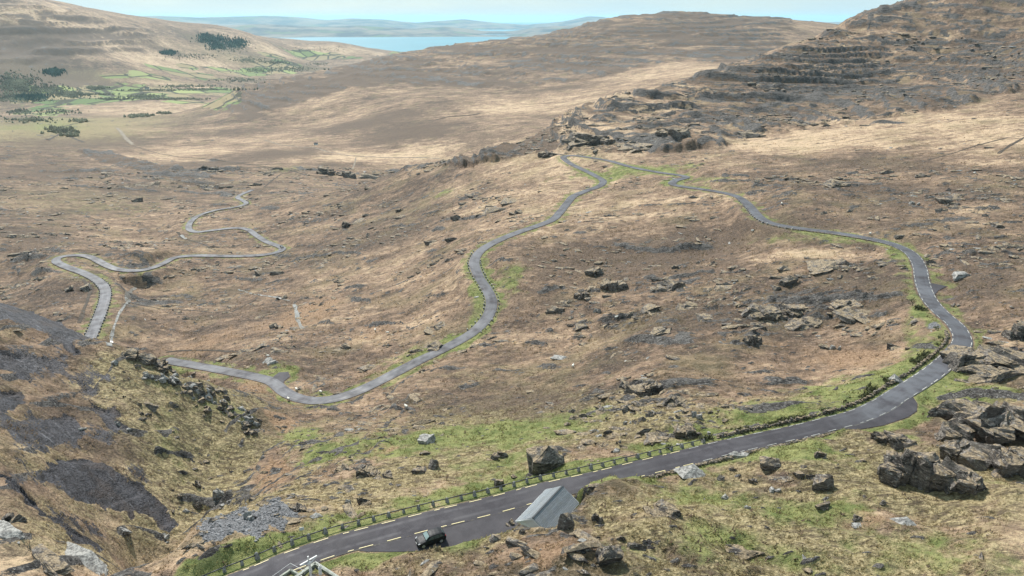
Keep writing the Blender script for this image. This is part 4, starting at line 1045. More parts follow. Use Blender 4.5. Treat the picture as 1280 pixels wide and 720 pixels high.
# large stepped crags at the right edge, built of several blocks each
def crag(label, blocks):
    p0 = spot(blocks[0][0], blocks[0][1] + blocks[0][3] * .4); root = empty('rock_outcrop', p0)
    tag(root, label, 'rock outcrop')
    for (px, py, wpx, hpx, dd) in blocks:
        q = spot(px, py + hpx * .42); dpt = q.y * CP + (SEA - q.z) * SP
        W = wpx * dpt / FOC; Hh = hpx * dpt / FOC / .82
        o = bpy.data.objects.new('block', BIG[R_.randrange(5)]); COL.objects.link(o); o.parent = root
        o.scale = (W * .62, dd * .6, Hh * .72); o.rotation_euler = (R_.uniform(-.1, .1), R_.uniform(-.08, .08), R_.uniform(-.25, .25) + R_.choice([0, math.pi]))
        o.location = Vector((q.x, q.y + dd * .25, q.z + Hh * .16)) - p0
crag('big black crag of upright blocks with pale lichen top on the right hand slope', [(1155,592,60,42,5),(1122,590,38,32,4),(1190,597,46,34,4),(1140,588,30,44,4),(1215,606,30,20,3)])
crag('stepped dark crag of stacked ledges at the right edge of the picture', [(1225,525,84,26,6),(1262,540,70,26,6),(1200,545,36,22,4),(1200,566,34,28,4),(1235,572,60,24,5),(1272,580,40,26,4),(1275,520,30,16,4)])
crag('broad flat topped rock shelf hiding the inside of the right road bend', [(1222,452,60,18,9),(1266,454,56,17,9),(1203,455,28,20,4),(1252,472,70,10,5)])
def field_rocks(n, box, w_, label, group, kind='m', thr=None, ell=False):
    k = 0; tries = 0
    while k < n and tries < n * 20:
        tries += 1
        if ell:
            t = R_.random(); q = R_.gauss(0, .33)
            px = box[0] + (box[2] - box[0]) * t - q * box[4] * .4; py = box[1] + (box[3] - box[1]) * t + q * box[4]
        else: px = R_.uniform(box[0], box[2]); py = R_.uniform(box[1], box[3])
        p = spot(px, py)
        dd = np.hypot(RA[:, 0] - p.x, RA[:, 1] - p.y).min(); db = np.hypot(RB[:, 0] - p.x, RB[:, 1] - p.y).min()
        if min(dd, db) < 4: continue
        ww = w_ * R_.uniform(.6, 1.6); pale = R_.random() < (.3 if kind == 'x' else 0)
        t_ = (py - box[1]) / max(box[3] - box[1], 1)
        where = 'upper' if t_ < .34 else 'middle' if t_ < .67 else 'lower'
        size = 'larger' if ww > w_ * 1.25 else 'small' if ww < w_ * .85 else 'medium'
        rock(px, py, ww, ww * R_.uniform(.4, .75), '%s %s %s, %s part' % (size, 'pale' if pale else 'grey', label, where), 'p' if pale else 'm', 'rock', 'rock', group, rs=R_); k += 1
field_rocks(84, (200,458,322,532,24), 8, 'block in the boulder field down the left slope', 'blocks of the boulder field on the left slope', 'x', ell=True)
field_rocks(16, (745,522,800,565), 6, 'stone in the rubble patch above the fence', 'stones of the rubble above the fence', 'x')
field_rocks(14, (835,505,925,548), 6, 'stone in the broken ground above the fence end', 'stones above the fence on the right', 'x')
field_rocks(20, (170,590,320,680), 6, 'stone in the gully beside the left slope', 'stones strewn in the gully', 'x')
field_rocks(14, (130,450,200,560), 6, 'stone in the tan grass of the left slope', 'stones in the grass of the left slope', 'x')

# thousands of smaller stones everywhere on the moor: one scatter
def scatter(count, weight, seed):
    """random grid cells with a probability given by weight (array NF x NR, per square metre); returns grid indices"""
    rs = np.random.RandomState(seed); W = weight[:NF].ravel().astype(np.float64); W /= W.sum()
    k = np.searchsorted(np.cumsum(W), rs.rand(count)); return k // NR, k % NR, rs
cell = (spc * r * 0.002)                                           # cell area up to a factor
def stones(name, count, weight, smin, smax, seed, mat, grow=0.0):
    i, j, rs = scatter(count, weight, seed)
    px_ = x[i, j] + rs.uniform(-.4, .4, count); py_ = y[i, j] + rs.uniform(-.4, .4, count); pz = Hd[i, j]
    bm = bmesh.new(); bmesh.ops.create_icosphere(bm, subdivisions=1, radius=1); V = np.array([v.co[:] for v in bm.verts]); Fc = np.array([[v.index for v in f.verts] for f in bm.faces]); bm.free()
    s_ = (smin + (smax - smin) * rs.rand(count) ** 3) * (1 + grow * r[i, j] / 300)
    a = rs.normal(0, .6, count); ca2, sa2 = np.cos(a), np.sin(a)
    jit = 1 + rs.uniform(-.38, .38, (count, len(V), 1))
    B = V[None] * jit * np.stack([s_ * rs.uniform(.8, 2.6, count), s_ * rs.uniform(.5, 1, count), s_ * rs.uniform(.3, .75, count)], -1)[:, None]
    Xr = B[..., 0] * ca2[:, None] - B[..., 1] * sa2[:, None]; Yr = B[..., 0] * sa2[:, None] + B[..., 1] * ca2[:, None]
    co = np.stack([Xr + px_[:, None], Yr + py_[:, None], B[..., 2] + (pz - s_ * .05)[:, None]], -1).reshape(-1, 3)
    Fa = (Fc[None] + (np.arange(count) * len(V))[:, None, None]).reshape(-1, 3)
    return tag(grid_mesh(name, co, Fa, [mat], smooth=False), kind='stuff')
area = r * r * np.gradient(LR)[None, :] * (AZ[1] - AZ[0])
gmag = np.abs(np.gradient(Hd, axis=1) / np.gradient(np.broadcast_to(RR, Hd.shape), axis=1)) + np.abs(np.gradient(Hd, axis=0)) / (r * (AZ[1] - AZ[0]))
offroad = ((dist > HW + .8) & (dh > .5)).astype(np.float32)
clump = sst(-.05, .45, fbm(x, y, 40, 3, 140) + .35 * perlin(x / 6, y / 6, 141))
tone = np.clip(RK - .25, 0.02, 1.3)
wv = area * offroad * clump * tone * (1 - sst(.45, .85, gmag)) * (r < 900) / np.maximum(r, 60) ** 1.0
stones('scattered_stones', 9500, wv, .16, 1.0, 1, ROCKM, .7)
stones('pale_stones', 1500, wv * sst(-.2, .4, perlin(x / 15, y / 15, 150)), .12, .5, 2, PALEM, .8)
stone_sc = flat_mat('scree_stone', (.16, .16, .165), .9, .5, 3.)
wl2 = area * offroad * (SLAB < .25) * (r < 260) * (x < -25) * sst(.3, .8, fbm(x, y, 14, 3, 155) + .3)
stones('slope_stones', 700, wl2 * (1 - sst(.6, 1.0, gmag)), .15, .7, 3, ROCKM)
stones('scree_stones', 2600, area * (GRAV > .45) * (r < 140), .06, .22, 4, stone_sc)

# ------------------------------------------------------------------ grass
mgt, nt, b = material('grass_tufts'); g = NB(nt)
col, hard, _ = ground_colour(g)
gc = g.mix(.22, col, (.52, .42, .24)); nt.links.new(gc, b.inputs['Base Color']); b.inputs['Roughness'].default_value = .9; b.inputs['Specular IOR Level'].default_value = .1
def translucent(nt, b, colour, f):
    t = nt.nodes.new('ShaderNodeBsdfTranslucent'); ms = nt.nodes.new('ShaderNodeMixShader'); ms.inputs[0].default_value = f
    if isinstance(colour, tuple): t.inputs[0].default_value = colour + (1,)
    else: nt.links.new(colour, t.inputs[0])
    o_ = [q for q in nt.nodes if q.type == 'OUTPUT_MATERIAL'][0]
    nt.links.new(b.outputs[0], ms.inputs[1]); nt.links.new(t.outputs[0], ms.inputs[2]); nt.links.new(ms.outputs[0], o_.inputs[0])
translucent(nt, b, gc, .5)
def tufts(name, count, weight, hmin, hmax, seed, mat, blades=3):
    i, j, rs = scatter(count, weight, seed)
    dx = rs.uniform(-.5, .5, count) * spc[i, j] * 1.2; dy = rs.uniform(-.5, .5, count) * spc[i, j] * 1.2
    bx_, by_, bz_ = x[i, j] + dx, y[i, j] + dy, Hd[i, j] - .05
    co = []; h_ = hmin + (hmax - hmin) * rs.rand(count) ** 2
    for k in range(blades):
        a = rs.rand(count) * 6.28; w2 = h_ * rs.uniform(.14, .32, count); lean = h_ * rs.uniform(.1, .9, count); la = rs.normal(-.4, 1.2, count)
        ox = rs.uniform(-.25, .25, count) * h_ * 2; oy = rs.uniform(-.25, .25, count) * h_ * 2
        co += [np.stack([bx_ + ox - np.cos(a) * w2, by_ + oy - np.sin(a) * w2, bz_], -1), np.stack([bx_ + ox + np.cos(a) * w2, by_ + oy + np.sin(a) * w2, bz_], -1),
               np.stack([bx_ + ox + np.cos(la) * lean, by_ + oy + np.sin(la) * lean, bz_ + h_ * rs.uniform(.6, 1, count)], -1)]
    co = np.stack(co, 1).reshape(-1, 3); nb = blades * 3
    Fa = np.arange(len(co)).reshape(-1, 3)
    A1 = np.repeat(np.stack([ROCK, GREEN, RUST, DARK], -1)[i, j], nb, 0); A2 = np.repeat(np.stack([PALE, SLAB * 0, GRAV * 0, FIELD * 0], -1)[i, j], nb, 0); A1[:, 0] = 0
    return tag(grid_mesh(name, co, Fa, [mat], {'cover_a': A1.clip(-1.5, 1.5), 'cover_b': A2}, smooth=False), kind='stuff')
veg = area * offroad * np.where((side > 0) & (edge < 1.7) & (r < 150), .12, 1) * np.clip(1 - ROCK * 1.3, 0, 1) * (1 - sst(.5, .85, SLAB)) * np.clip(1 - GRAV * 1.6, 0, 1)
lump = sst(-.35, .4, perlin(x / 2.2, y / 2.2, 160) + .5 * perlin(x / .8, y / .8, 161))
tufts('moor_grass', 150000, veg * (r < 190) * (lump + .12) / np.maximum(r, 50) ** 1.6, .10, .42, 5, mgt)
tufts('far_tussocks', 52000, veg * (r >= 185) * (r < 620) * (lump * .4 + sst(-.3, .4, fbm(x, y, 9, 2, 162))) / r ** 1.5, .30, .95, 15, mgt, 2)
mrs = flat_mat('dark_rushes', (.17, .175, .06), .9, .5, 2.)
heather = flat_mat('heather', (.175, .125, .088), .95, .5, 1.5)
for m_, c_ in ((mrs, (.17, .175, .06)), (heather, (.175, .125, .088))): translucent(m_.node_tree, [q for q in m_.node_tree.nodes if q.type == 'BSDF_PRINCIPLED'][0], c_, .4)
tufts('rushes', 2600, veg * (r < 260) * sst(.5, 1.1, GREEN) * sst(.05, .45, perlin(x / 4, y / 4, 165)) / r, .2, .5, 6, mrs)
tufts('heather_tufts', 11000, veg * (r < 420) * sst(-.05, .4, fbm(x, y, 16, 3, 170)) * (.25 + np.clip(DARK, 0, 1)) / r, .2, .7, 8, heather)
# shrubs crowding the inner verge of the right hand road
gorse = flat_mat('gorse', (.075, .080, .030), .9, .5, 2.)
inner = sst(.6, 1.2, edge) * (1 - sst(1.8, 3.4, edge)) * (dist < 900) * (side > 0) * (x > 26) * (r < 200)
tufts('verge_bushes', 1100, area * inner * sst(-.05, .35, perlin(x / 5, y / 5, 180)), .35, .95, 9, gorse, 4)

# ------------------------------------------------------------------ woods and hedges down the valley
wood_m = flat_mat('far_foliage', (.23, .215, .145), .95, .4, .02)
con_m = flat_mat('conifer_foliage', (.085, .115, .085), .95, .35, .02)
def woods(name, boxes, n_, hm, mat, seed, cone=False):
    rs = random.Random(seed); pts = []
    for (px, py, rx, ry, wt) in boxes:
        for _ in range(int(n_ * wt)):
            q = spot(px + rs.gauss(0, rx * .5), py + rs.gauss(0, ry * .5))
            if math.hypot(q.x, q.y) < 8000 and q.z > 2: pts.append((q.x, q.y, q.z, hm * rs.uniform(.5, 1.25)))
    co = []; Fa = []; rn = np.random.RandomState(seed)
    for (a, b_, c, h_) in pts:
        o_ = len(co); k = 6
        rings = [(0, .28), (.3, .5), (.62, .42), (.85, .2)] if not cone else [(0, .30), (.25, .34), (.6, .2)]
        for (zf, rf) in rings:
            for q in range(k):
                an = q / k * 6.283 + rn.rand() * .7; rr = rf * h_ * rn.uniform(.6, 1.25)
                co.append((a + math.cos(an) * rr, b_ + math.sin(an) * rr, c - 1 + h_ * (zf + rn.uniform(-.06, .06))))
        co.append((a, b_, c + h_ * rn.uniform(.9, 1.1)))
        nr_ = len(rings)
        for s in range(nr_ - 1):
            for q in range(k):
                A0 = o_ + s * k + q; A1_ = o_ + s * k + (q + 1) % k
                Fa += [(A0, A1_, A1_ + k), (A0, A1_ + k, A0 + k)]
        for q in range(k): Fa.append((o_ + (nr_ - 1) * k + q, o_ + (nr_ - 1) * k + (q + 1) % k, o_ + nr_ * k))
    return tag(grid_mesh(name, co, Fa, [mat], smooth=False), kind='stuff')
woods('conifer_plantation', [(266,50,18,5,1.2),(295,54,14,6,1.0),(255,45,8,3,.3),(210,66,9,2.5,.5),(68,90,12,3,.7),(40,122,18,3,.9),(272,58,12,4,.6)], 520, 9.5, con_m, 3, True)
woods('valley_woodland', [(20,105,26,12,1),(30,122,34,5,.8),(60,112,24,6,.5),(90,118,20,4,.5),(120,110,14,2,.25),(240,108,40,1.6,.25),(180,121,20,2.4,.4),(140,124,20,1.2,.15),(215,124,40,1,.3),(110,118,46,.8,.2),(260,112,40,1.0,.25),(190,113,46,.8,.25),
      (300,100,30,3,.2),(345,78,20,3,.25),(310,75,20,4,.2),(370,86,24,3,.25),(400,80,16,2,.12),(290,60,20,6,.2),(25,140,14,3,.2),(70,140,30,3,.15),(40,150,30,4,.15),(80,165,18,2,.12),(330,88,30,4,.25),(240,70,30,4,.15),(400,62,40,3,.1)], 900, 5.2, wood_m, 4)
woods('valley_bushes', [(165,146,5,1.2,.3),(180,145,10,1.0,.4),(205,142,8,.8,.3),(100,152,12,1,.2),(75,162,16,1.5,.3),(90,170,10,1,.2)], 160, 7, wood_m, 5)

# ------------------------------------------------------------------ roadside line dashes
white = flat_mat('road_paint', (.50, .49, .44), .7, .3, 6.); worn_p = flat_mat('worn_road_paint', (.33, .33, .31), .7, .4, 5.)
yellow = flat_mat('yellow_road_paint', (.62, .53, .28), .6, .15, 6.)
NA_ = offsets(RA); SA = np.arange(len(RA)) * 1.0
def idx_at(px, py, D, R=RA):
    q = at_drop(px, py, D); return int(np.argmin((R[:, 0] - q[0]) ** 2 + (R[:, 1] - q[1]) ** 2))
def on_line(R, Nn, s, off):
    i = min(max(int(s), 0), len(R) - 2); f = s - i
    p = R[i] * (1 - f) + R[i + 1] * f; nn = Nn[i] * (1 - f) + Nn[i + 1] * f
    return np.array([p[0] + nn[0] * off, p[1] + nn[1] * off, p[2]])
def dash_geo(R, Nn, s0, s1, off, wd=.13):
    a = on_line(R, Nn, s0, off - wd / 2); b_ = on_line(R, Nn, s0, off + wd / 2); c = on_line(R, Nn, (s0 + s1) / 2, off - wd / 2); d = on_line(R, Nn, (s0 + s1) / 2, off + wd / 2); e = on_line(R, Nn, s1, off - wd / 2); f = on_line(R, Nn, s1, off + wd / 2)
    v = np.array([a, b_, c, d, e, f]); v[:, 2] += .035; return v, [(0, 2, 3, 1), (2, 4, 5, 3)]
i_end = idx_at(1160, 372, 70.2); i_far = idx_at(1030, 290, 74.1)
stuffV, stuffF = [], []
for off in (HW - .22, -(HW - .22)):
    s = 4.0; k = 0
    while s < i_far:
        L = 1.9 if k % 4 != 2 else .8
        v, f = dash_geo(RA, NA_, s, s + L, off, .11)
        if s < 135:
            o = grid_mesh('line_dash', v, f, [yellow if s < 78 else worn_p], smooth=False); o.parent = roadA
            if o.data.polygons[0].normal.z < 0: o.data.flip_normals()
        else:
            o_ = len(stuffV); stuffV += list(v); stuffF += [tuple(q + o_ for q in ff) for ff in f]
        s += L + (1.9 if k % 4 != 2 else .7); k += 1
    for (Ra, Na) in ((RA[i_far:], NA_[i_far:]), (RB, offsets(RB))):
        pass
o = grid_mesh('far_line_dashes', stuffV, stuffF, [white], smooth=False); o.parent = roadA; tag(o, kind='stuff')
# low marker stones along the edges of the far bends
def marker_stones(R, s0, s1, off, step, size, name, root):
    Nn = offsets(R); V, Fc = [], []; rs = random.Random(3)
    s = s0
    while s < s1:
        p = on_line(R, Nn, s, off + rs.uniform(-.1, .1)); a = size * rs.uniform(.7, 1.3); o_ = len(V)
        for zz in (-.3, a * .8):
            for (u_, v_) in ((-1, -1), (1, -1), (1, 1), (-1, 1)): V.append((p[0] + u_ * a * .5 * (1 if zz < 0 else .8), p[1] + v_ * a * .5, p[2] + zz + rs.uniform(-.05, .05)))
        for q in ((0, 1, 5, 4), (1, 2, 6, 5), (2, 3, 7, 6), (3, 0, 4, 7), (4, 5, 6, 7)): Fc.append(tuple(o_ + w_ for w_ in q))
        s += step * rs.uniform(.9, 1.1)
    o = grid_mesh(name, V, Fc, [PALEM if size < .6 else ROCKM], smooth=False); o.parent = root; tag(o, kind='stuff')
stone_m = flat_mat('post_stone', (.22, .215, .20), .9, .45, 5., bumpd=.05)
rs_b = offsets(RB)
marker_stones(RB, 2, 60, HW + .5, 2.4, .5, 'edge_stones', roadB); marker_stones(RB, 2, 60, -HW - .5, 2.4, .5, 'edge_stones', roadB)
j0 = idx_at(593, 325, 92); j1 = idx_at(587, 418, 96.8)
marker_stones(RA, j0, j1, HW + .5, 2.6, .5, 'edge_stones', roadA); marker_stones(RA, j0 - 10, j1, -HW - .5, 2.6, .5, 'edge_stones', roadA)
j2 = idx_at(950, 270, 76)
marker_stones(RA, j2 - 26, j2 + 30, HW + .5, 2.6, .5, 'edge_stones', roadA)

# ------------------------------------------------------------------ roadside fence: stone posts with a dark rail
rail_m = flat_mat('rail_iron', (.045, .045, .048), .5, .3, 3., .2)
f0, f1 = 0, idx_at(905, 560, 67)
fence = empty('roadside_fence', Vector(RA[20])); tag(fence, 'low fence of stone posts and a dark rail along the green outer verge', 'fence')
post_meshes = []
for k in range(4):
    bm = bmesh.new(); bmesh.ops.create_cube(bm, size=1)
    bmesh.ops.subdivide_edges(bm, edges=bm.edges[:], cuts=2, use_grid_fill=True)
    rr_ = random.Random(k)
    for v in bm.verts:
        zf = v.co.z + .5; kk = 1 - .22 * zf - (.25 if zf > .95 else 0)
        v.co = Vector((v.co.x * .52 * kk + rr_.uniform(-.03, .03), v.co.y * .52 * kk + rr_.uniform(-.03, .03), zf * 1.05 - .25 + (.10 if abs(v.co.x) < .2 and abs(v.co.y) < .2 and zf > .9 else 0)))
    me = bpy.data.meshes.new('post'); bmesh.ops.recalc_face_normals(bm, faces=bm.faces[:]); bm.to_mesh(me); bm.free(); me.materials.append(stone_m); post_meshes.append(me)
s = 1.0; prev = None; base = Vector(RA[20]); k = 0
while s < f1:
    p = on_line(RA, NA_, s, HW + .85 + (.25 * math.sin(s * .05)))
    z_ = on_ground(p[0], p[1]); q = Vector((p[0], p[1], z_))
    o = bpy.data.objects.new('post', post_meshes[k % 4]); COL.objects.link(o); o.parent = fence; o.location = q - base
    o.rotation_euler = (R_.uniform(-.06, .06), R_.uniform(-.06, .06), math.atan2(NA_[int(s)][1], NA_[int(s)][0]) + R_.uniform(-.2, .2)); k_ = R_.uniform(.8, 1.15); o.scale = (k_, k_, k_ * R_.uniform(.75, 1.1))
    if prev is not None:
        bm = bmesh.new(); tube(bm, prev + Vector((0, 0, .66)) - base, q + Vector((0, 0, .66)) - base, .085, n=6); bm_obj('rail', bm, rail_m, fence, smooth=True)
    prev = q; s += 2.15; k += 1
# tumbled dry stone wall carrying on round the bend
def rubble_wall(name, label, R, s0, s1, off, hgt, seed):
    root = empty(name, Vector(R[int((s0 + s1) / 2)])); tag(root, label, 'wall'); Nn = offsets(R); rs = random.Random(seed)
    bm0 = bmesh.new(); bmesh.ops.create_icosphere(bm0, subdivisions=1, radius=1); V0 = [v.co.copy() for v in bm0.verts]; F0 = [[v.index for v in f.verts] for f in bm0.faces]; bm0.free()
    V, Fc = [], []; s = s0; base = root.location
    while s < s1:
        for layer in range(3):
            if layer == 2 and rs.random() < .45: continue
            p = on_line(R, Nn, s, off + rs.uniform(-.18, .18)); z_ = on_ground(p[0], p[1]) if math.hypot(p[0], p[1]) < 600 else p[2]
            sx, sy, sz = rs.uniform(.2, .42), rs.uniform(.18, .32), rs.uniform(.13, .24); a = rs.random() * 6.28; o_ = len(V)
            for v in V0:
                j_ = rs.uniform(.75, 1.25); vx, vy, vz = v.x * sx * j_, v.y * sy * j_, v.z * sz * j_
                V.append((p[0] + vx * math.cos(a) - vy * math.sin(a) - base.x, p[1] + vx * math.sin(a) + vy * math.cos(a) - base.y, z_ + hgt * (layer + .4) / 3 + vz - base.z))
            Fc += [tuple(o_ + q for q in f) for f in F0]
        s += rs.uniform(.35, .6)
    o = grid_mesh('rubble_course', V, Fc, [ROCKM], smooth=False); o.parent = root; tag(o, kind='stuff')
rubble_wall('stone_wall', 'tumbled dark stone wall carrying on from the fence round the widened bend', RA, f1 + 1, idx_at(1203, 415, 69), HW + 1.0, .75, 1)
rubble_wall('stone_wall', 'broken stone edging on the lower side of the road beside the pale boulders', RA, idx_at(800, 586, 66.6), idx_at(1030, 531, 67.2), -HW - .5, .35, 2)
rubble_wall('retaining_wall', 'dark retaining wall under the far upper road', RA, idx_at(1100, 301, 73), idx_at(960, 277, 75.6), HW + .3, .3, 3)
rubble_wall('retaining_wall', 'grey retaining wall under the lowest hairpin straight', RB, idx_at(246, 290, 147, RB), idx_at(304, 251, 156, RB), -HW - .3, .5, 4)

# ------------------------------------------------------------------ hut beside the lay-by
slate = flat_mat('slate_roof', (.20, .225, .235), .55, .16, 3.)
nt = slate.node_tree; g = NB(nt); bnode = [q for q in nt.nodes if q.type == 'BSDF_PRINCIPLED'][0]
tcn = nt.nodes.new('ShaderNodeTexCoord'); br = nt.nodes.new('ShaderNodeTexBrick'); br.inputs['Scale'].default_value = 1.0; br.inputs['Brick Width'].default_value = .3; br.inputs['Row Height'].default_value = .22; br.inputs['Mortar Size'].default_value = .018
br.inputs['Color1'].default_value = (.17, .195, .215, 1); br.inputs['Color2'].default_value = (.225, .25, .275, 1); br.inputs['Mortar'].default_value = (.09, .10, .11, 1)
nt.links.new(tcn.outputs['Object'], br.inputs[0]); nt.links.new(g.mix(g.ramp(g.noise(.9, 5, .7), .4, .7, 0, .35), br.outputs['Color'], (.17, .17, .15)), bnode.inputs['Base Color'])
nt.links.new(g.bump(br.outputs['Fac'], -.02, .8), bnode.inputs['Normal'])
render_w = flat_mat('white_render', (.80, .82, .82), .85, .08, 1.5)
lead = flat_mat('lead_ridge', (.05, .055, .06), .9, .2, 4.)
dark_w = flat_mat('dark_door_paint', (.05, .06, .06), .5, .2, 3.)
hut = empty('stone_hut', (HUT_C[0], HUT_C[1], HUT_Z), HUT_A); tag(hut, 'small grey slate roofed hut with white gable tucked between the lay-by and the knoll', 'hut')
L_, W_, E_, RZ_ = HUT_L, HUT_W, 1.75, 3.45
bm = bmesh.new()
prof = [(-W_ / 2 + .25, -.4), (W_ / 2 - .25, -.4), (W_ / 2 - .25, E_), (0, RZ_ - .12), (-W_ / 2 + .25, E_)]
fr = [bm.verts.new((-L_ / 2 + .25, a, c)) for a, c in prof]; bk = [bm.verts.new((L_ / 2 - .25, a, c)) for a, c in prof]
bm.faces.new(fr); bm.faces.new(bk[::-1])
for k in range(5): bm.faces.new((fr[k], bk[k], bk[(k + 1) % 5], fr[(k + 1) % 5]))
bm_obj('wall', bm, render_w, hut)
def slope(sgn):
    bm = bmesh.new(); ang = math.atan2(RZ_ - E_, W_ / 2 - .0); Ls = math.hypot(RZ_ - E_ + .1, W_ / 2) + .02
    add_box(bm, (0, 0, 0), (L_, Ls, .10), 0, 0)
    o = bm_obj('roof_slope', bm, slate, hut)
    o.location = (0, sgn * W_ / 4 * 1.0, (RZ_ + E_) / 2 + .0); o.rotation_euler = (-sgn * ang, 0, 0)
    nrow = 13
    for q in range(nrow):
        bm = bmesh.new(); yy = -sgn * (Ls / 2 - .12) + sgn * q * (Ls - .12) / nrow
        add_box(bm, (0, yy + sgn * .1, .062 + .0), (L_ - .02 + .02 * (q % 2), Ls / nrow + .05, .018)); c = bm_obj('slate_course', bm, slate, o)
        c.rotation_euler = (-sgn * .05, 0, 0)
    return o
slope(1); slope(-1)
box_obj('ridge_cap', (0, 0, RZ_ + .14), (L_ + .06, .24, .10), lead, hut)
box_obj('gutter', (0, W_ / 2 + .05, E_ - .08), (L_ - .1, .12, .10), render_w, hut); box_obj('gutter', (0, -W_ / 2 - .05, E_ - .08), (L_ - .1, .12, .10), render_w, hut)
for sx in (-1, 1):
    for sy in (-1, 1):
        ang = math.atan2(RZ_ - E_, W_ / 2); o = box_obj('bargeboard', (0, 0, 0), (.05, math.hypot(RZ_ - E_, W_ / 2), .2), render_w, hut)
        o.location = (sx * (L_ / 2 + .03), sy * W_ / 4, (RZ_ + E_) / 2 - .08); o.rotation_euler = (-sy * ang, 0, 0)
dr = box_obj('door', (-.5, W_ / 2 - .24, .85), (.9, .06, 1.75), dark_w, hut); box_obj('handle', (-.2, W_ / 2 - .19, .9), (.12, .05, .04), render_w, dr)
wd = box_obj('window', (1.7, W_ / 2 - .24, 1.05), (.9, .05, .8), dark_w, hut)
box_obj('window', (-2.6, W_ / 2 - .24, 1.05), (.8, .05, .8), dark_w, hut)

# ------------------------------------------------------------------ cars
paint = bpy.data.materials.new('black_car_paint'); paint.use_nodes = True; pb = paint.node_tree.nodes['Principled BSDF']
pb.inputs['Base Color'].default_value = (.012, .013, .016, 1); pb.inputs['Roughness'].default_value = .22; pb.inputs['Coat Weight'].default_value = 0
g = NB(paint.node_tree); g.link(g.ramp(g.noise(6, 3), .3, .7, .5, .6), pb.inputs['Roughness']); pb.inputs['Specular IOR Level'].default_value = .25
glass = flat_mat('car_glass', (.05, .065, .07), .06, .1, 2.); 
screen = flat_mat('windscreen_glass', (.16, .22, .22), .5, .12, 2.)
tyre_m = flat_mat('tyre_rubber', (.015, .015, .015), .85, .2, 9.); rim_m = flat_mat('alloy_rim', (.50, .50, .52), .35, .1, 9., .6)
red_l = flat_mat('tail_light_red', (.45, .02, .02), .3, .1, 9.); white_l = flat_mat('head_light_glass', (.30, .31, .33), .4, .1, 9.); trim = flat_mat('black_trim', (.02, .02, .02), .6, .1, 9.)
plate_m = flat_mat('number_plate', (.6, .6, .58), .5, .05, 9.)
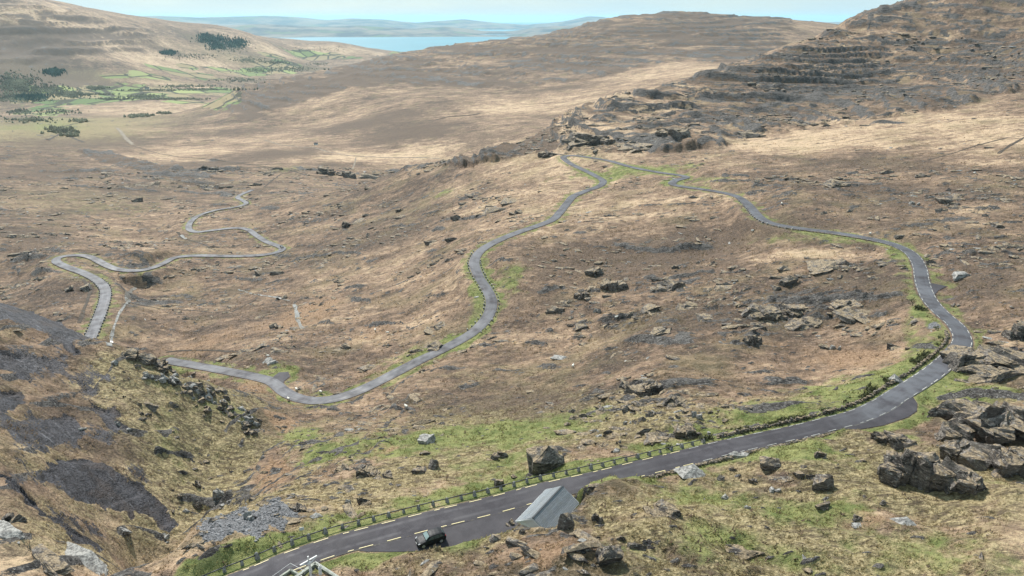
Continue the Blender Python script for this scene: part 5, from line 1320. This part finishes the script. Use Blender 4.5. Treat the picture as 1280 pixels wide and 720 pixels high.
def make_car():
    root = empty('parked_car', (0, 0, 0))
    # stations along x: nose at -x ; (x, half width, sill z, belt z, roof z or None, roof half width)
    st = [(-2.00,.62,.30,.52,.56,.50),(-1.93,.76,.22,.66,.70,.66),(-1.70,.84,.20,.74,.80,.74),(-1.25,.87,.19,.84,.91,.78),(-.92,.88,.19,.88,.98,.74),(-.72,.88,.19,.90,1.10,.72),(-.25,.885,.19,.92,1.40,.62),(.10,.885,.19,.93,1.47,.61),
          (.60,.885,.19,.95,1.49,.61),(1.10,.88,.19,.97,1.46,.60),(1.50,.87,.20,.98,1.38,.58),(1.78,.85,.22,.98,1.16,.60),(1.93,.82,.26,.92,.98,.66),(1.99,.74,.34,.78,.82,.60)]
    bm = bmesh.new(); rings = []
    for (x_, w_, z0, zb, zr, wr) in st:
        ring = [(w_ * .86, z0), (w_, z0 + .14), (w_ * 1.0, (z0 + zb) / 2 + .06), (w_ * .97, zb), (wr + (w_ - wr) * .12, zr - .05), (wr * .72, zr), (0, zr + .02)]
        full = [(a, c) for a, c in ring] + [(-a, c) for a, c in ring[:-1][::-1]]
        rings.append([bm.verts.new((x_, a, c)) for a, c in full])
    n_ = len(rings[0])
    for a, c in zip(rings, rings[1:]):
        for k in range(n_): bm.faces.new((a[k], a[(k + 1) % n_], c[(k + 1) % n_], c[k]))
    bm.faces.new(rings[0]); bm.faces.new(rings[-1][::-1])
    bm_obj('body', bm, paint, root, smooth=False)
    def quad(name, pts, mat, parent=root, th=.012):
        bm = bmesh.new(); f = bm.faces.new([bm.verts.new(p) for p in pts]); bmesh.ops.recalc_face_normals(bm, faces=[f])
        r_ = bmesh.ops.extrude_face_region(bm, geom=[f]); nn = f.normal.copy()
        ctr = Vector([sum(p[i] for p in pts) / len(pts) for i in range(3)]); outw = Vector((ctr.x, ctr.y, ctr.z - .7)); sg = 1 if nn.dot(outw) > 0 else -1
        for v in [q for q in r_['geom'] if isinstance(q, bmesh.types.BMVert)]: v.co += nn * sg * th
        return bm_obj(name, bm, mat, parent)
    quad('windscreen', [(-.80,-.70,1.03),(-.80,.70,1.03),(-.33,.59,1.38),(-.33,-.59,1.38)], screen, th=.05)
    quad('rear_window', [(1.56,-.55,1.36),(1.56,.55,1.36),(1.82,.60,1.12),(1.82,-.60,1.12)], glass, th=.05)
    for s in (-1, 1):
        quad('side_window', [(-.60,s*.86,.97),(.22,s*.87,.98),(.22,s*.70,1.36),(-.16,s*.70,1.32)], glass, th=.03)
        quad('side_window', [(.30,s*.87,.98),(1.00,s*.87,1.00),(.95,s*.69,1.36),(.30,s*.70,1.37)], glass, th=.03)
        quad('side_window', [(1.08,s*.87,1.00),(1.55,s*.85,1.04),(1.36,s*.70,1.32),(1.05,s*.70,1.35)], glass, th=.03)
        quad('headlight', [(-1.94,s*.42,.62),(-1.90,s*.74,.66),(-1.62,s*.82,.76),(-1.72,s*.56,.80)], white_l, th=.03)
        quad('tail_light', [(1.975,s*.66,.84),(1.93,s*.80,.85),(1.84,s*.84,.98),(1.90,s*.70,.99)], red_l, th=.04)
        box_obj('mirror', (-.58, s * .98, 1.02), (.16, .2, .13), paint, root, bevel=.03)
        box_obj('door_handle', (.12, s * .895, .84), (.16, .03, .03), trim, root)
        for xw in (-1.28, 1.24):
            bm = bmesh.new(); bmesh.ops.create_cone(bm, cap_ends=True, segments=20, radius1=.32, radius2=.32, depth=.20, matrix=Matrix.Translation((xw, s * .82, .32)) @ Matrix.Rotation(math.pi / 2, 4, 'X'))
            t_ = bm_obj('wheel', bm, tyre_m, root, smooth=False)
            bm = bmesh.new(); bmesh.ops.create_cone(bm, cap_ends=True, segments=10, radius1=.22, radius2=.22, depth=.02, matrix=Matrix.Translation((xw, s * .93, .32)) @ Matrix.Rotation(math.pi / 2, 4, 'X'))
            for q in range(5): add_box(bm, (xw + math.cos(q * 1.257) * .1, s * .945, .32 + math.sin(q * 1.257) * .1), (.05, .02, .05))
            bm_obj('rim', bm, rim_m, t_)
    box_obj('grille', (-1.965, 0, .44), (.06, .9, .16), trim, root); box_obj('number_plate', (-2.01, 0, .44), (.03, .5, .11), plate_m, root); box_obj('number_plate', (2.00, 0, .62), (.03, .5, .11), plate_m, root)
    box_obj('roof_spoiler', (1.52, 0, 1.44), (.2, 1.05, .05), paint, root, bevel=.015)
    box_obj('wiper', (-.83, -.2, 1.04), (.03, .6, .02), trim, root, rz=.1)
    bm = bmesh.new(); tube(bm, (1.2, 0, 1.46), (1.42, 0, 1.62), .008); bm_obj('aerial', bm, trim, root)
    return root
car = make_car(); tag(car, 'black hatchback parked in the lay-by facing down the road', 'car')
k = idx_at(520, 655, 66); dv = RA[k + 4] - RA[k - 4]; q = at_drop(538.5, 678, 66.2)
car.location = (q[0], q[1], RA[k, 2] + .0); car.rotation_euler = (0, 0, math.atan2(dv[1], dv[0]) + .06)
c2 = copy_tree(car); c2['label'] = 'tiny dark car driving round the lowest hairpin in the valley'
k = idx_at(348, 309.5, 139.5, RB); c2.location = (RB[k, 0], RB[k, 1], RB[k, 2] + .21); dv = RB[k + 2] - RB[k - 2]; c2.rotation_euler = (0, 0, math.atan2(dv[1], dv[0])); c2.name = 'distant_car'

# ------------------------------------------------------------------ crucifix shrine by the road, cut by the bottom edge
stat_m = flat_mat('white_painted_statue', (.68, .67, .66), .7, .08, 4.)
wall_m = flat_mat('mossy_stone_coping', (.27, .28, .24), .9, .25, 2.5)
ped_m = flat_mat('dark_pedestal', (.10, .10, .10), .9, .3, 3.)
rail_w = flat_mat('white_rail_paint', (.55, .55, .55), .6, .05, 4.)
sp_ = at_drop(386, 700, 62.2); SHX, SHY = sp_[0], sp_[1]; SHZ = SEA - 66.1; ang = math.radians(44)
shr = empty('roadside_shrine', (SHX, SHY, SHZ), ang); tag(shr, 'white crucifixion group on a walled stone plinth at the very bottom edge', 'shrine')
def to_shr(px, py, D):
    q = at_drop(px, py, D); dx, dy = q[0] - SHX, q[1] - SHY
    return Vector((dx * math.cos(ang) + dy * math.sin(ang), -dx * math.sin(ang) + dy * math.cos(ang), q[2] - SHZ))
def bar_between(name, a, b_, th, drop, mat):
    bm = bmesh.new(); d = (b_ - a); d.z = 0; n_ = Vector((-d.y, d.x, 0)).normalized() * th / 2
    top = [a + n_, b_ + n_, b_ - n_, a - n_]; vs2 = [bm.verts.new(p) for p in top] + [bm.verts.new((p.x, p.y, p.z - drop)) for p in top]
    for f in ((0, 1, 2, 3), (7, 6, 5, 4), (0, 4, 5, 1), (1, 5, 6, 2), (2, 6, 7, 3), (3, 7, 4, 0)): bm.faces.new([vs2[k] for k in f])
    return bm_obj(name, bm, mat, shr)
W1, W2, W3 = to_shr(394, 703.5, 65.3), to_shr(424, 723, 65.3), to_shr(366, 724, 65.3); W4 = W2 + W3 - W1
for a, b_ in ((W1, W2), (W1, W3), (W2, W4), (W3, W4)): bar_between('parapet', a, b_, .30, 1.1, wall_m); bar_between('coping', a + Vector((0, 0, .07)), b_ + Vector((0, 0, .07)), .42, .07, wall_m)
c4 = (W1 + W2 + W3 + W4) / 4; bar_between('plinth', (W1 + W3) / 2 - Vector((0, 0, .5)), (W2 + W4) / 2 - Vector((0, 0, .5)), (W3 - W1).length - .4, .8, ped_m)
A1_, B1_, C1_ = to_shr(363, 704, 65.0), to_shr(334, 725, 65.0), to_shr(380, 713.5, 65.0); D1_ = B1_ + C1_ - A1_
bm = bmesh.new()
for a, b_ in ((A1_, B1_), (A1_, C1_), (B1_, D1_), (C1_, D1_), (W1 + Vector((0, 0, .28)), W2 + Vector((0, 0, .28)))): tube(bm, a, b_, .025, n=6)
bm_obj('hand_rail', bm, rail_w, shr)
for p in (A1_, B1_, C1_, D1_, (A1_ + B1_) / 2): bm = bmesh.new(); tube(bm, p, p - Vector((0, 0, 1.3)), .03, n=6); bm_obj('rail_post', bm, rail_w, shr)
bar_between('low_wall', to_shr(363, 711.5, 65.7), to_shr(346, 723, 65.7), .25, .6, wall_m); bar_between('low_wall', to_shr(363, 711.5, 65.7), to_shr(374, 718, 65.7), .25, .6, wall_m)
bm = bmesh.new(); add_box(bm, (0, .1, 2.6), (.16, .14, 3.6)); add_box(bm, (0, .1, 3.75), (2.3, .14, .16)); bm_obj('cross', bm, stat_m, shr)
def figure(name, joints, radii, parent, edges):
    me = bpy.data.meshes.new(name); me.from_pydata(joints, edges, []); o = link_mesh(name, me, stat_m, parent)
    o.modifiers.new('skin', 'SKIN'); sk = me.skin_vertices[0].data
    for v, r_ in zip(sk, radii): v.radius = (r_, r_)
    sk[0].use_root = True; sb = o.modifiers.new('sub', 'SUBSURF'); sb.levels = 1; sb.render_levels = 1
    return o
J = [(0,-.05,2.75),(0,-.06,3.1),(0,-.07,3.42),(.02,-.12,3.55),(.03,-.16,3.72),(.24,-.06,3.42),(.6,-.04,3.58),(1.0,0,3.78),(-.24,-.06,3.42),(-.6,-.04,3.58),(-1.0,0,3.78),(.09,-.1,2.6),(.1,-.22,2.15),(.03,-.08,1.7),(.02,-.2,1.55),(-.09,-.1,2.6),(-.08,-.22,2.15),(-.02,-.08,1.7),(-.02,-.22,1.55)]
E = [(0,1),(1,2),(2,3),(3,4),(2,5),(5,6),(6,7),(2,8),(8,9),(9,10),(0,11),(11,12),(12,13),(13,14),(0,15),(15,16),(16,17),(17,18)]
figure('figure', J, [.15,.14,.16,.06,.11,.08,.055,.045,.08,.055,.045,.09,.07,.045,.035,.09,.07,.045,.035], shr, E)
for sx_ in (1.25, -1.25):
    Js = [(sx_,0,1.5),(sx_,0,1.0),(sx_,-.02,1.95),(sx_,-.02,2.12),(sx_,-.05,2.3),(sx_+.18,-.03,1.95),(sx_+.2,-.2,1.7),(sx_+.05,-.3,1.85),(sx_-.18,-.03,1.95),(sx_-.2,-.2,1.7),(sx_-.05,-.3,1.85),(sx_,0,.7)]
    figure('mourner', Js, [.2,.24,.17,.06,.11,.08,.06,.045,.08,.06,.045,.28], shr, [(0,1),(0,2),(2,3),(3,4),(2,5),(5,6),(6,7),(2,8),(8,9),(9,10),(1,11)])

# ------------------------------------------------------------------ small things
q = spot(378, 668); sg = empty('notice_board', q, .3); tag(sg, 'small blank white board on a post standing in the fence line', 'sign')
box_obj('board', (0, 0, .95), (.62, .04, .5), rail_w, sg); box_obj('sign_post', (0, .05, .4), (.08, .06, 1.3), ped_m, sg)
def make_sheep():
    root = empty('sheep', (0, 0, 0)); wool = WOOL
    J = [(0,0,.62),(-.35,0,.62),(.32,0,.64),(.52,0,.78),(.66,0,.80)]
    me = bpy.data.meshes.new('fleece'); me.from_pydata(J, [(0,1),(0,2),(2,3)], []) if False else me.from_pydata(J, [(0,1),(0,2),(2,3),(3,4)], [])
    o = link_mesh('fleece', me, wool, root); o.modifiers.new('skin', 'SKIN')
    for v, r_ in zip(me.skin_vertices[0].data, (.27,.25,.24,.12,.07)): v.radius = (r_, r_)
    sb = o.modifiers.new('sub', 'SUBSURF'); sb.levels = 1; sb.render_levels = 1
    for (a, c) in ((.28,.13),(.28,-.13),(-.3,.13),(-.3,-.13)):
        bm = bmesh.new(); tube(bm, (a, c, .5), (a + .02, c, 0), .05, .03, 6); bm_obj('leg', bm, ped_m, root)
    bm = bmesh.new(); bmesh.ops.create_icosphere(bm, subdivisions=2, radius=.1); bmesh.ops.scale(bm, vec=(1.5, .8, .9), verts=bm.verts); bmesh.ops.translate(bm, vec=(.74, 0, .78), verts=bm.verts); bm_obj('head', bm, ped_m, root)
    for s in (-1, 1): box_obj('ear', (.68, s * .11, .84), (.05, .1, .03), ped_m, root)
    return root
WOOL = flat_mat('sheep_fleece', (.62, .60, .54), .95, .12, 8.)
SHEEP = [(401,492,'white sheep at the green inner edge of the lower road'),(371,489,'white sheep on the verge inside the small lay-by curve'),(361,501,'white sheep just below the lower road bend'),(469,414,'left one of two white sheep on the rust moor'),(485,418,'right one of two white sheep on the rust moor'),
         (770,399,'white sheep alone on the pale grass of the central moor'),(716,460,'white sheep on the tan strip below the central knoll'),(508,511,'white sheep on the slope under the lower road'),(977,256,'white sheep on the hillside above the far road'),(1087,294,'white sheep at the edge of the far road'),
         (20,242,'white sheep, leftmost on the far left hillside'),(65,241,'white sheep right of the leftmost one on the far left hillside'),(108,269,'white sheep lowest on the far left hillside'),(195,258,'white sheep rightmost on the far left hillside'),(335,447,'white sheep above the small lay-by'),(940,290,'white sheep left of the far road')]
sh0 = None
for k, (px, py, lb) in enumerate(SHEEP):
    o = make_sheep() if sh0 is None else copy_tree(sh0)
    sh0 = sh0 or o
    o.location = spot(px, py); o.rotation_euler = (0, 0, R_.uniform(0, 6.28)); o['label'] = lb; o['category'] = 'sheep'; o['group'] = 'sheep grazing on the moor'; o.scale = (1.25,) * 3
def cottage(px, py, s_, label, rz):
    q = spot(px, py); root = empty('farmhouse', q, rz); tag(root, label, 'house')
    box_obj('wall', (0, 0, 1.5 * s_), (10 * s_, 6 * s_, 4 * s_), render_w, root)
    bm = bmesh.new(); L2, W2 = 5.3 * s_, 3.4 * s_
    v = [bm.verts.new(p) for p in ((-L2, -W2, 3.4 * s_), (L2, -W2, 3.4 * s_), (L2, W2, 3.4 * s_), (-L2, W2, 3.4 * s_), (-L2, 0, 6.2 * s_), (L2, 0, 6.2 * s_))]
    for f in ((0, 1, 5, 4), (2, 3, 4, 5), (0, 4, 3), (1, 2, 5), (0, 3, 2, 1)): bm.faces.new([v[i] for i in f])
    rf = bm_obj('roof', bm, lead, root); box_obj('chimney', (4 * s_, 0, 6.4 * s_), (1 * s_, .8 * s_, 1.6 * s_), render_w, rf)
    box_obj('door', (0, -3.03 * s_, 1.2 * s_), (1.1 * s_, .1, 2.2 * s_), dark_w, root)
    for a in (-3, 3): box_obj('window', (a * s_, -3.03 * s_, 1.9 * s_), (1.2 * s_, .1, 1.2 * s_), dark_w, root)
cottage(184, 112, 1.5, 'white farmhouse among the green fields of the far valley', .4)
cottage(395, 181, .55, 'tiny white shed beside the track under the distant hill', 0)

# ------------------------------------------------------------------ streams, ditches and old tracks
mst, nt, b = material('stream_water'); g = NB(nt)
nt.links.new(g.mix(g.ramp(g.noise(.8, 4), .4, .6), (.10, .09, .075), (.26, .245, .225)), b.inputs['Base Color']); b.inputs['Roughness'].default_value = .3
peat = flat_mat('peat_bank', (.050, .038, .028), .95, .4, .5); track_m = flat_mat('old_track', (.20, .165, .125), .95, .3, .2)
def trail(name, pts, hw, mat, lift=.06, step=1.5, kind='structure'):
    P = []
    for a, b_ in zip(pts, pts[1:]):
        n2 = max(int(math.hypot(b_[0] - a[0], b_[1] - a[1]) / 2.0), 1)
        for k in range(n2): P.append(spot(a[0] + (b_[0] - a[0]) * k / n2, a[1] + (b_[1] - a[1]) * k / n2))
    P.append(spot(*pts[-1])); P = np.array([p[:] for p in P])
    if len(P) < 3: return
    for _ in range(2): P[1:-1, :2] = (P[:-2, :2] + 2 * P[1:-1, :2] + P[2:, :2]) / 4
    R2 = []
    for a, b_ in zip(P, P[1:]):
        n3 = max(int(np.hypot(*(b_ - a)[:2]) / step), 1)
        for k in range(n3): R2.append(a + (b_ - a) * k / n3)
    R2.append(P[-1]); R2 = np.array(R2)
    Nn = offsets(R2); s_ = np.arange(len(R2)); hwv = hw * (1 + .5 * perlin(s_ / 4.0, s_ * 0 + .5, 60)); mid = R2[:, :2] + Nn * (hw * .6 * perlin(s_ / 6.0, s_ * 0 + .5, 61))[:, None]
    co = []
    for k in range(len(R2)):
        for q in (-1, 0, 1):
            p_ = mid[k] + Nn[k] * hwv[k] * q; co.append((p_[0], p_[1], on_ground(p_[0], p_[1]) + lift))
    ii = np.arange(len(R2) - 1)[:, None] * 3 + np.arange(2)[None]
    o = grid_mesh(name, co, np.stack([ii, ii + 1, ii + 4, ii + 3], -1).reshape(-1, 4), [mat]); tag(o, kind=kind)
    if o.data.polygons[len(o.data.polygons) // 2].normal.z < 0: o.data.flip_normals()
trail('stream', [(170,360),(162,364),(158,370),(160,377)], .9, mst, .10); trail('stream', [(160,377),(150,390),(144,405),(139,420),(137,433)], .55, mst, .10)
trail('stream', [(368,380),(371,392),(373,402),(378,411)], .9, mst, .12); trail('stream', [(298,362),(318,368),(340,371),(362,376)], .5, mst, .12)
trail('stream', [(104,350),(110,358),(113,366),(108,380),(103,392),(99,404)], .8, peat, .10); trail('stream', [(222,290),(228,298),(245,302),(262,308),(290,309),(303,305)], .9, peat, .14); trail('stream', [(226,294),(233,299)], 1.0, mst, .25)
trail('ditch', [(160,378),(200,386),(240,388),(270,391),(300,385)], .6, peat, .10); trail('ditch', [(208,440),(230,438),(265,438),(300,440)], .45, peat, .1); trail('ditch', [(268,454),(277,446)], .4, peat, .12)
trail('ditch', [(290,390),(305,382),(320,375)], .5, peat, .1)
trail('track', [(330,175),(350,181),(375,184),(395,185),(410,190),(440,195),(480,197),(520,197),(550,198)], 1.4, track_m, .2); trail('track', [(165,182),(190,190),(215,195),(260,199),(300,204),(330,208),(360,213),(385,219)], 1.1, peat, .2)
trail('track', [(146,160),(152,166),(158,174),(166,181)], 3.2, track_m, .35); trail('ditch', [(380,212),(350,218),(340,226),(330,234)], 1.0, peat, .2); trail('track', [(445,197),(443,206),(440,212)], 1.0, track_m, .2)
trail('ditch', [(545,150),(560,146),(590,144),(600,142)], 2.2, peat, .4); trail('ditch', [(1248,192),(1262,182),(1280,172),(1300,166)], .9, peat, .1); trail('ditch', [(1160,200),(1190,192),(1220,182),(1260,172)], .5, peat, .1)
trail('ditch', [(80,158),(100,153),(120,151)], 2.5, peat, .3); trail('ditch', [(60,175),(80,165),(90,172),(105,178)], 2.5, peat, .3)
#STAGE_OBJECTS

# ------------------------------------------------------------------ air
hz = bpy.data.meshes.new('haze'); bm = bmesh.new(); bmesh.ops.create_cube(bm, size=1)
bmesh.ops.scale(bm, verts=bm.verts, vec=(126000, 126000, 1)); 
top_z, bot_z = 0, 0
zs = [co_.z for o in COL.objects if o.type == 'MESH' for co_ in (Vector(c) for c in o.bound_box)]
top_z = max(max(zs), SEA) + 30; bot_z = min(zs) - 1
for v_ in bm.verts: v_.co.z = top_z if v_.co.z > 0 else bot_z
bm.to_mesh(hz); bm.free()
hzm = bpy.data.materials.new('haze_air'); hzm.use_nodes = True; nt = hzm.node_tree; nt.nodes.clear()
pv = nt.nodes.new('ShaderNodeVolumePrincipled'); oo = nt.nodes.new('ShaderNodeOutputMaterial'); nt.links.new(pv.outputs[0], oo.inputs['Volume'])
pv.inputs['Color'].default_value = (.50, .82, 1.0, 1); pv.inputs['Density'].default_value = 1 / 42000.0; pv.inputs['Anisotropy'].default_value = .2
hz.materials.append(hzm)
hzo = bpy.data.objects.new('haze', hz); COL.objects.link(hzo); tag(hzo, kind='stuff')
